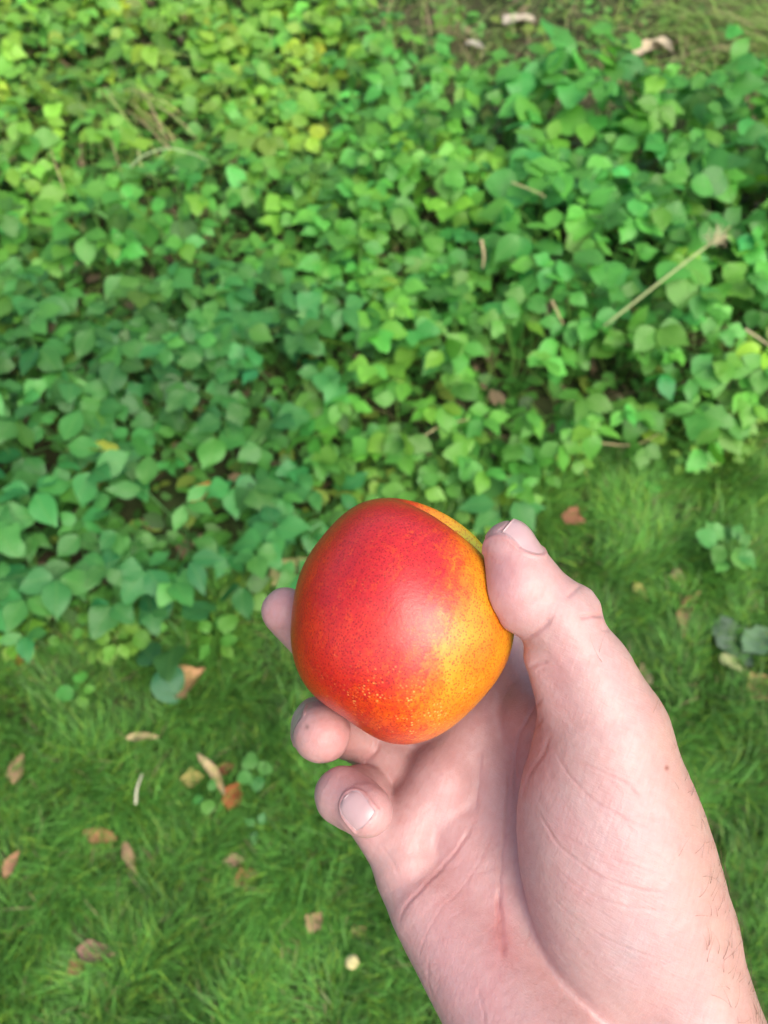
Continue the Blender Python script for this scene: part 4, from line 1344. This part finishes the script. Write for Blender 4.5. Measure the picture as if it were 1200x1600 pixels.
    set_float(me, 'wrinkle', np.clip(ga(960, 1380, 130, 260) + ga(920, 1060, 70, 90) + 0.4 * edge + 0.3, 0, 1))
    # ------- skin material
    m = NT('skin')
    co = m.coord()
    n1 = m.noise(900, 3, 0.6, co)
    v = m.t.nodes.new('ShaderNodeTexVoronoi'); v.inputs['Scale'].default_value = 1300; v.feature = 'DISTANCE_TO_EDGE'; m.ln(co, v.inputs['Vector'])
    def dot(v):
        d = m.t.nodes.new('ShaderNodeVectorMath'); d.operation = 'DOT_PRODUCT'
        m.ln(co, d.inputs[0]); d.inputs[1].default_value = tuple(v)
        return d.outputs['Value']
    def stretched(across, along, scale, ratio, detail=3):
        c = m.t.nodes.new('ShaderNodeCombineXYZ')
        m.ln(m.math('MULTIPLY', dot(across), scale), c.inputs[0])
        m.ln(m.math('MULTIPLY', dot(along), scale * ratio), c.inputs[1])
        m.ln(m.math('MULTIPLY', dot(FWD), scale * 0.5), c.inputs[2])
        return m.noise(1.0, detail, 0.6, c.outputs[0], 0.3)
    al = RIGHT * 0.90 - UP * 0.44; ac = RIGHT * 0.44 + UP * 0.90
    al2 = RIGHT * 0.35 + UP * 0.94; ac2 = RIGHT * 0.94 - UP * 0.35
    wr = m.attr('wrinkle', 'Fac')
    w1 = m.math('MULTIPLY', stretched(ac, al, 620, 0.10), wr)
    w2 = stretched(ac2, al2, 1000, 0.12)
    w3 = m.math('MULTIPLY', stretched(ac, al, 1700, 0.12, 2), wr)
    nb = m.bump(w1, 0.32, 0.0006)
    nb = m.bump(w2, 0.30, 0.0004, nb)
    nb = m.bump(w3, 0.28, 0.0003, nb)
    nb = m.bump(v.outputs['Distance'], 0.25, 0.00025, nb)
    nb = m.bump(n1, 0.30, 0.0003, nb)
    sk = m.attr('skin')
    fine = m.math('ADD', m.math('MULTIPLY', m.noise(420, 4, 0.6, co), 0.6), m.math('MULTIPLY', w2, 0.4))
    sk = m.mix(m.ramp(fine, 0.35, 0.72), sk, m.mix(1.0, sk, (0.94, 0.83, 0.82), 'MULTIPLY'))
    m.p(color=sk, rough=m.math('ADD', 0.34, m.math('MULTIPLY', fine, 0.22)), spec=0.45, normal=nb, sss=0.32, sss_scale=0.004, sss_radius=(1.0, 0.36, 0.2))
    hand = obj('hand', me, m.mat, loc=base_pt)
    tag(hand, 'bare right hand, palm up, holding the nectarine between thumb and curled fingers', 'hand')
    mn = NT('nail_plate')
    u = mn.attr('along', 'Fac')
    nc = mn.mix(mn.ramp(u, 0.93, 0.98), (0.43, 0.285, 0.285), (0.45, 0.32, 0.31))
    mn.p(color=nc, rough=0.28, spec=0.5, sss=0.15, sss_scale=0.002, sss_radius=(1, .4, .3), normal=mn.bump(mn.noise(500, 2, 0.5, mn.coord()), 0.08, 0.0004))
    for (nm, v, f, U, c, fr, L, Wd) in nails:
        me = mesh_np('fingernail', cam_to_world(v) - base_pt, [a for a in f])
        set_float(me, 'along', U)
        obj('fingernail', me, mn.mat, parent=hand)
    # ------- fine hairs on the wrist edge and thumb
    r = np.random.default_rng(3)
    wgt = np.clip(edge * (py > 1090) * (py < 1700), 0, 1) * (facing > -0.25) * (facing < 0.75) * (0.25 + np.clip((py - 1150) / 400, 0, 1))
    wgt += 0.25 * ga(945, 1020, 22, 18) * (facing > 0.2)
    wgt /= wgt.sum()
    pick = r.choice(nv, 190, p=wgt)
    hv, hf = [], []
    for i in pick:
        n = N[i]
        along = np.array((0.30, 0.55, -0.15)) + r.normal(size=3) * 0.42
        along -= (along @ n) * n; along /= np.linalg.norm(along)
        side = np.cross(n, along)
        L = r.uniform(3.0, 8.5); bend = r.normal() * 0.5
        rad = r.uniform(0.035, 0.06)
        pts = [X2[i] + along * L * t + n * (L * (0.42 * t - 0.22 * t * t)) + side * L * bend * t * t for t in np.linspace(0, 1, 7)]
        o = len(hv) and sum(len(a) for a in hv)
        ringv = []
        for k, q in enumerate(pts):
            rr = rad * (1 - 0.8 * k / 6)
            ringv += [q + rr * (math.cos(a) * n + math.sin(a) * side) for a in (0, 2.094, 4.188)]
        hv.append(np.array(ringv))
        for k in range(6):
            for a in range(3):
                b = (a + 1) % 3
                hf.append((o + k * 3 + a, o + k * 3 + b, o + (k + 1) * 3 + b, o + (k + 1) * 3 + a))
    me = mesh_np('arm_hair', cam_to_world(np.vstack(hv)) - base_pt, np.array(hf))
    mh = NT('hair'); mh.p(color=(0.10, 0.055, 0.03), rough=0.45)
    tag(obj('arm_hair', me, mh.mat, parent=hand), 'sparse fine brown hairs along the wrist edge', kind='stuff')

build_hand()
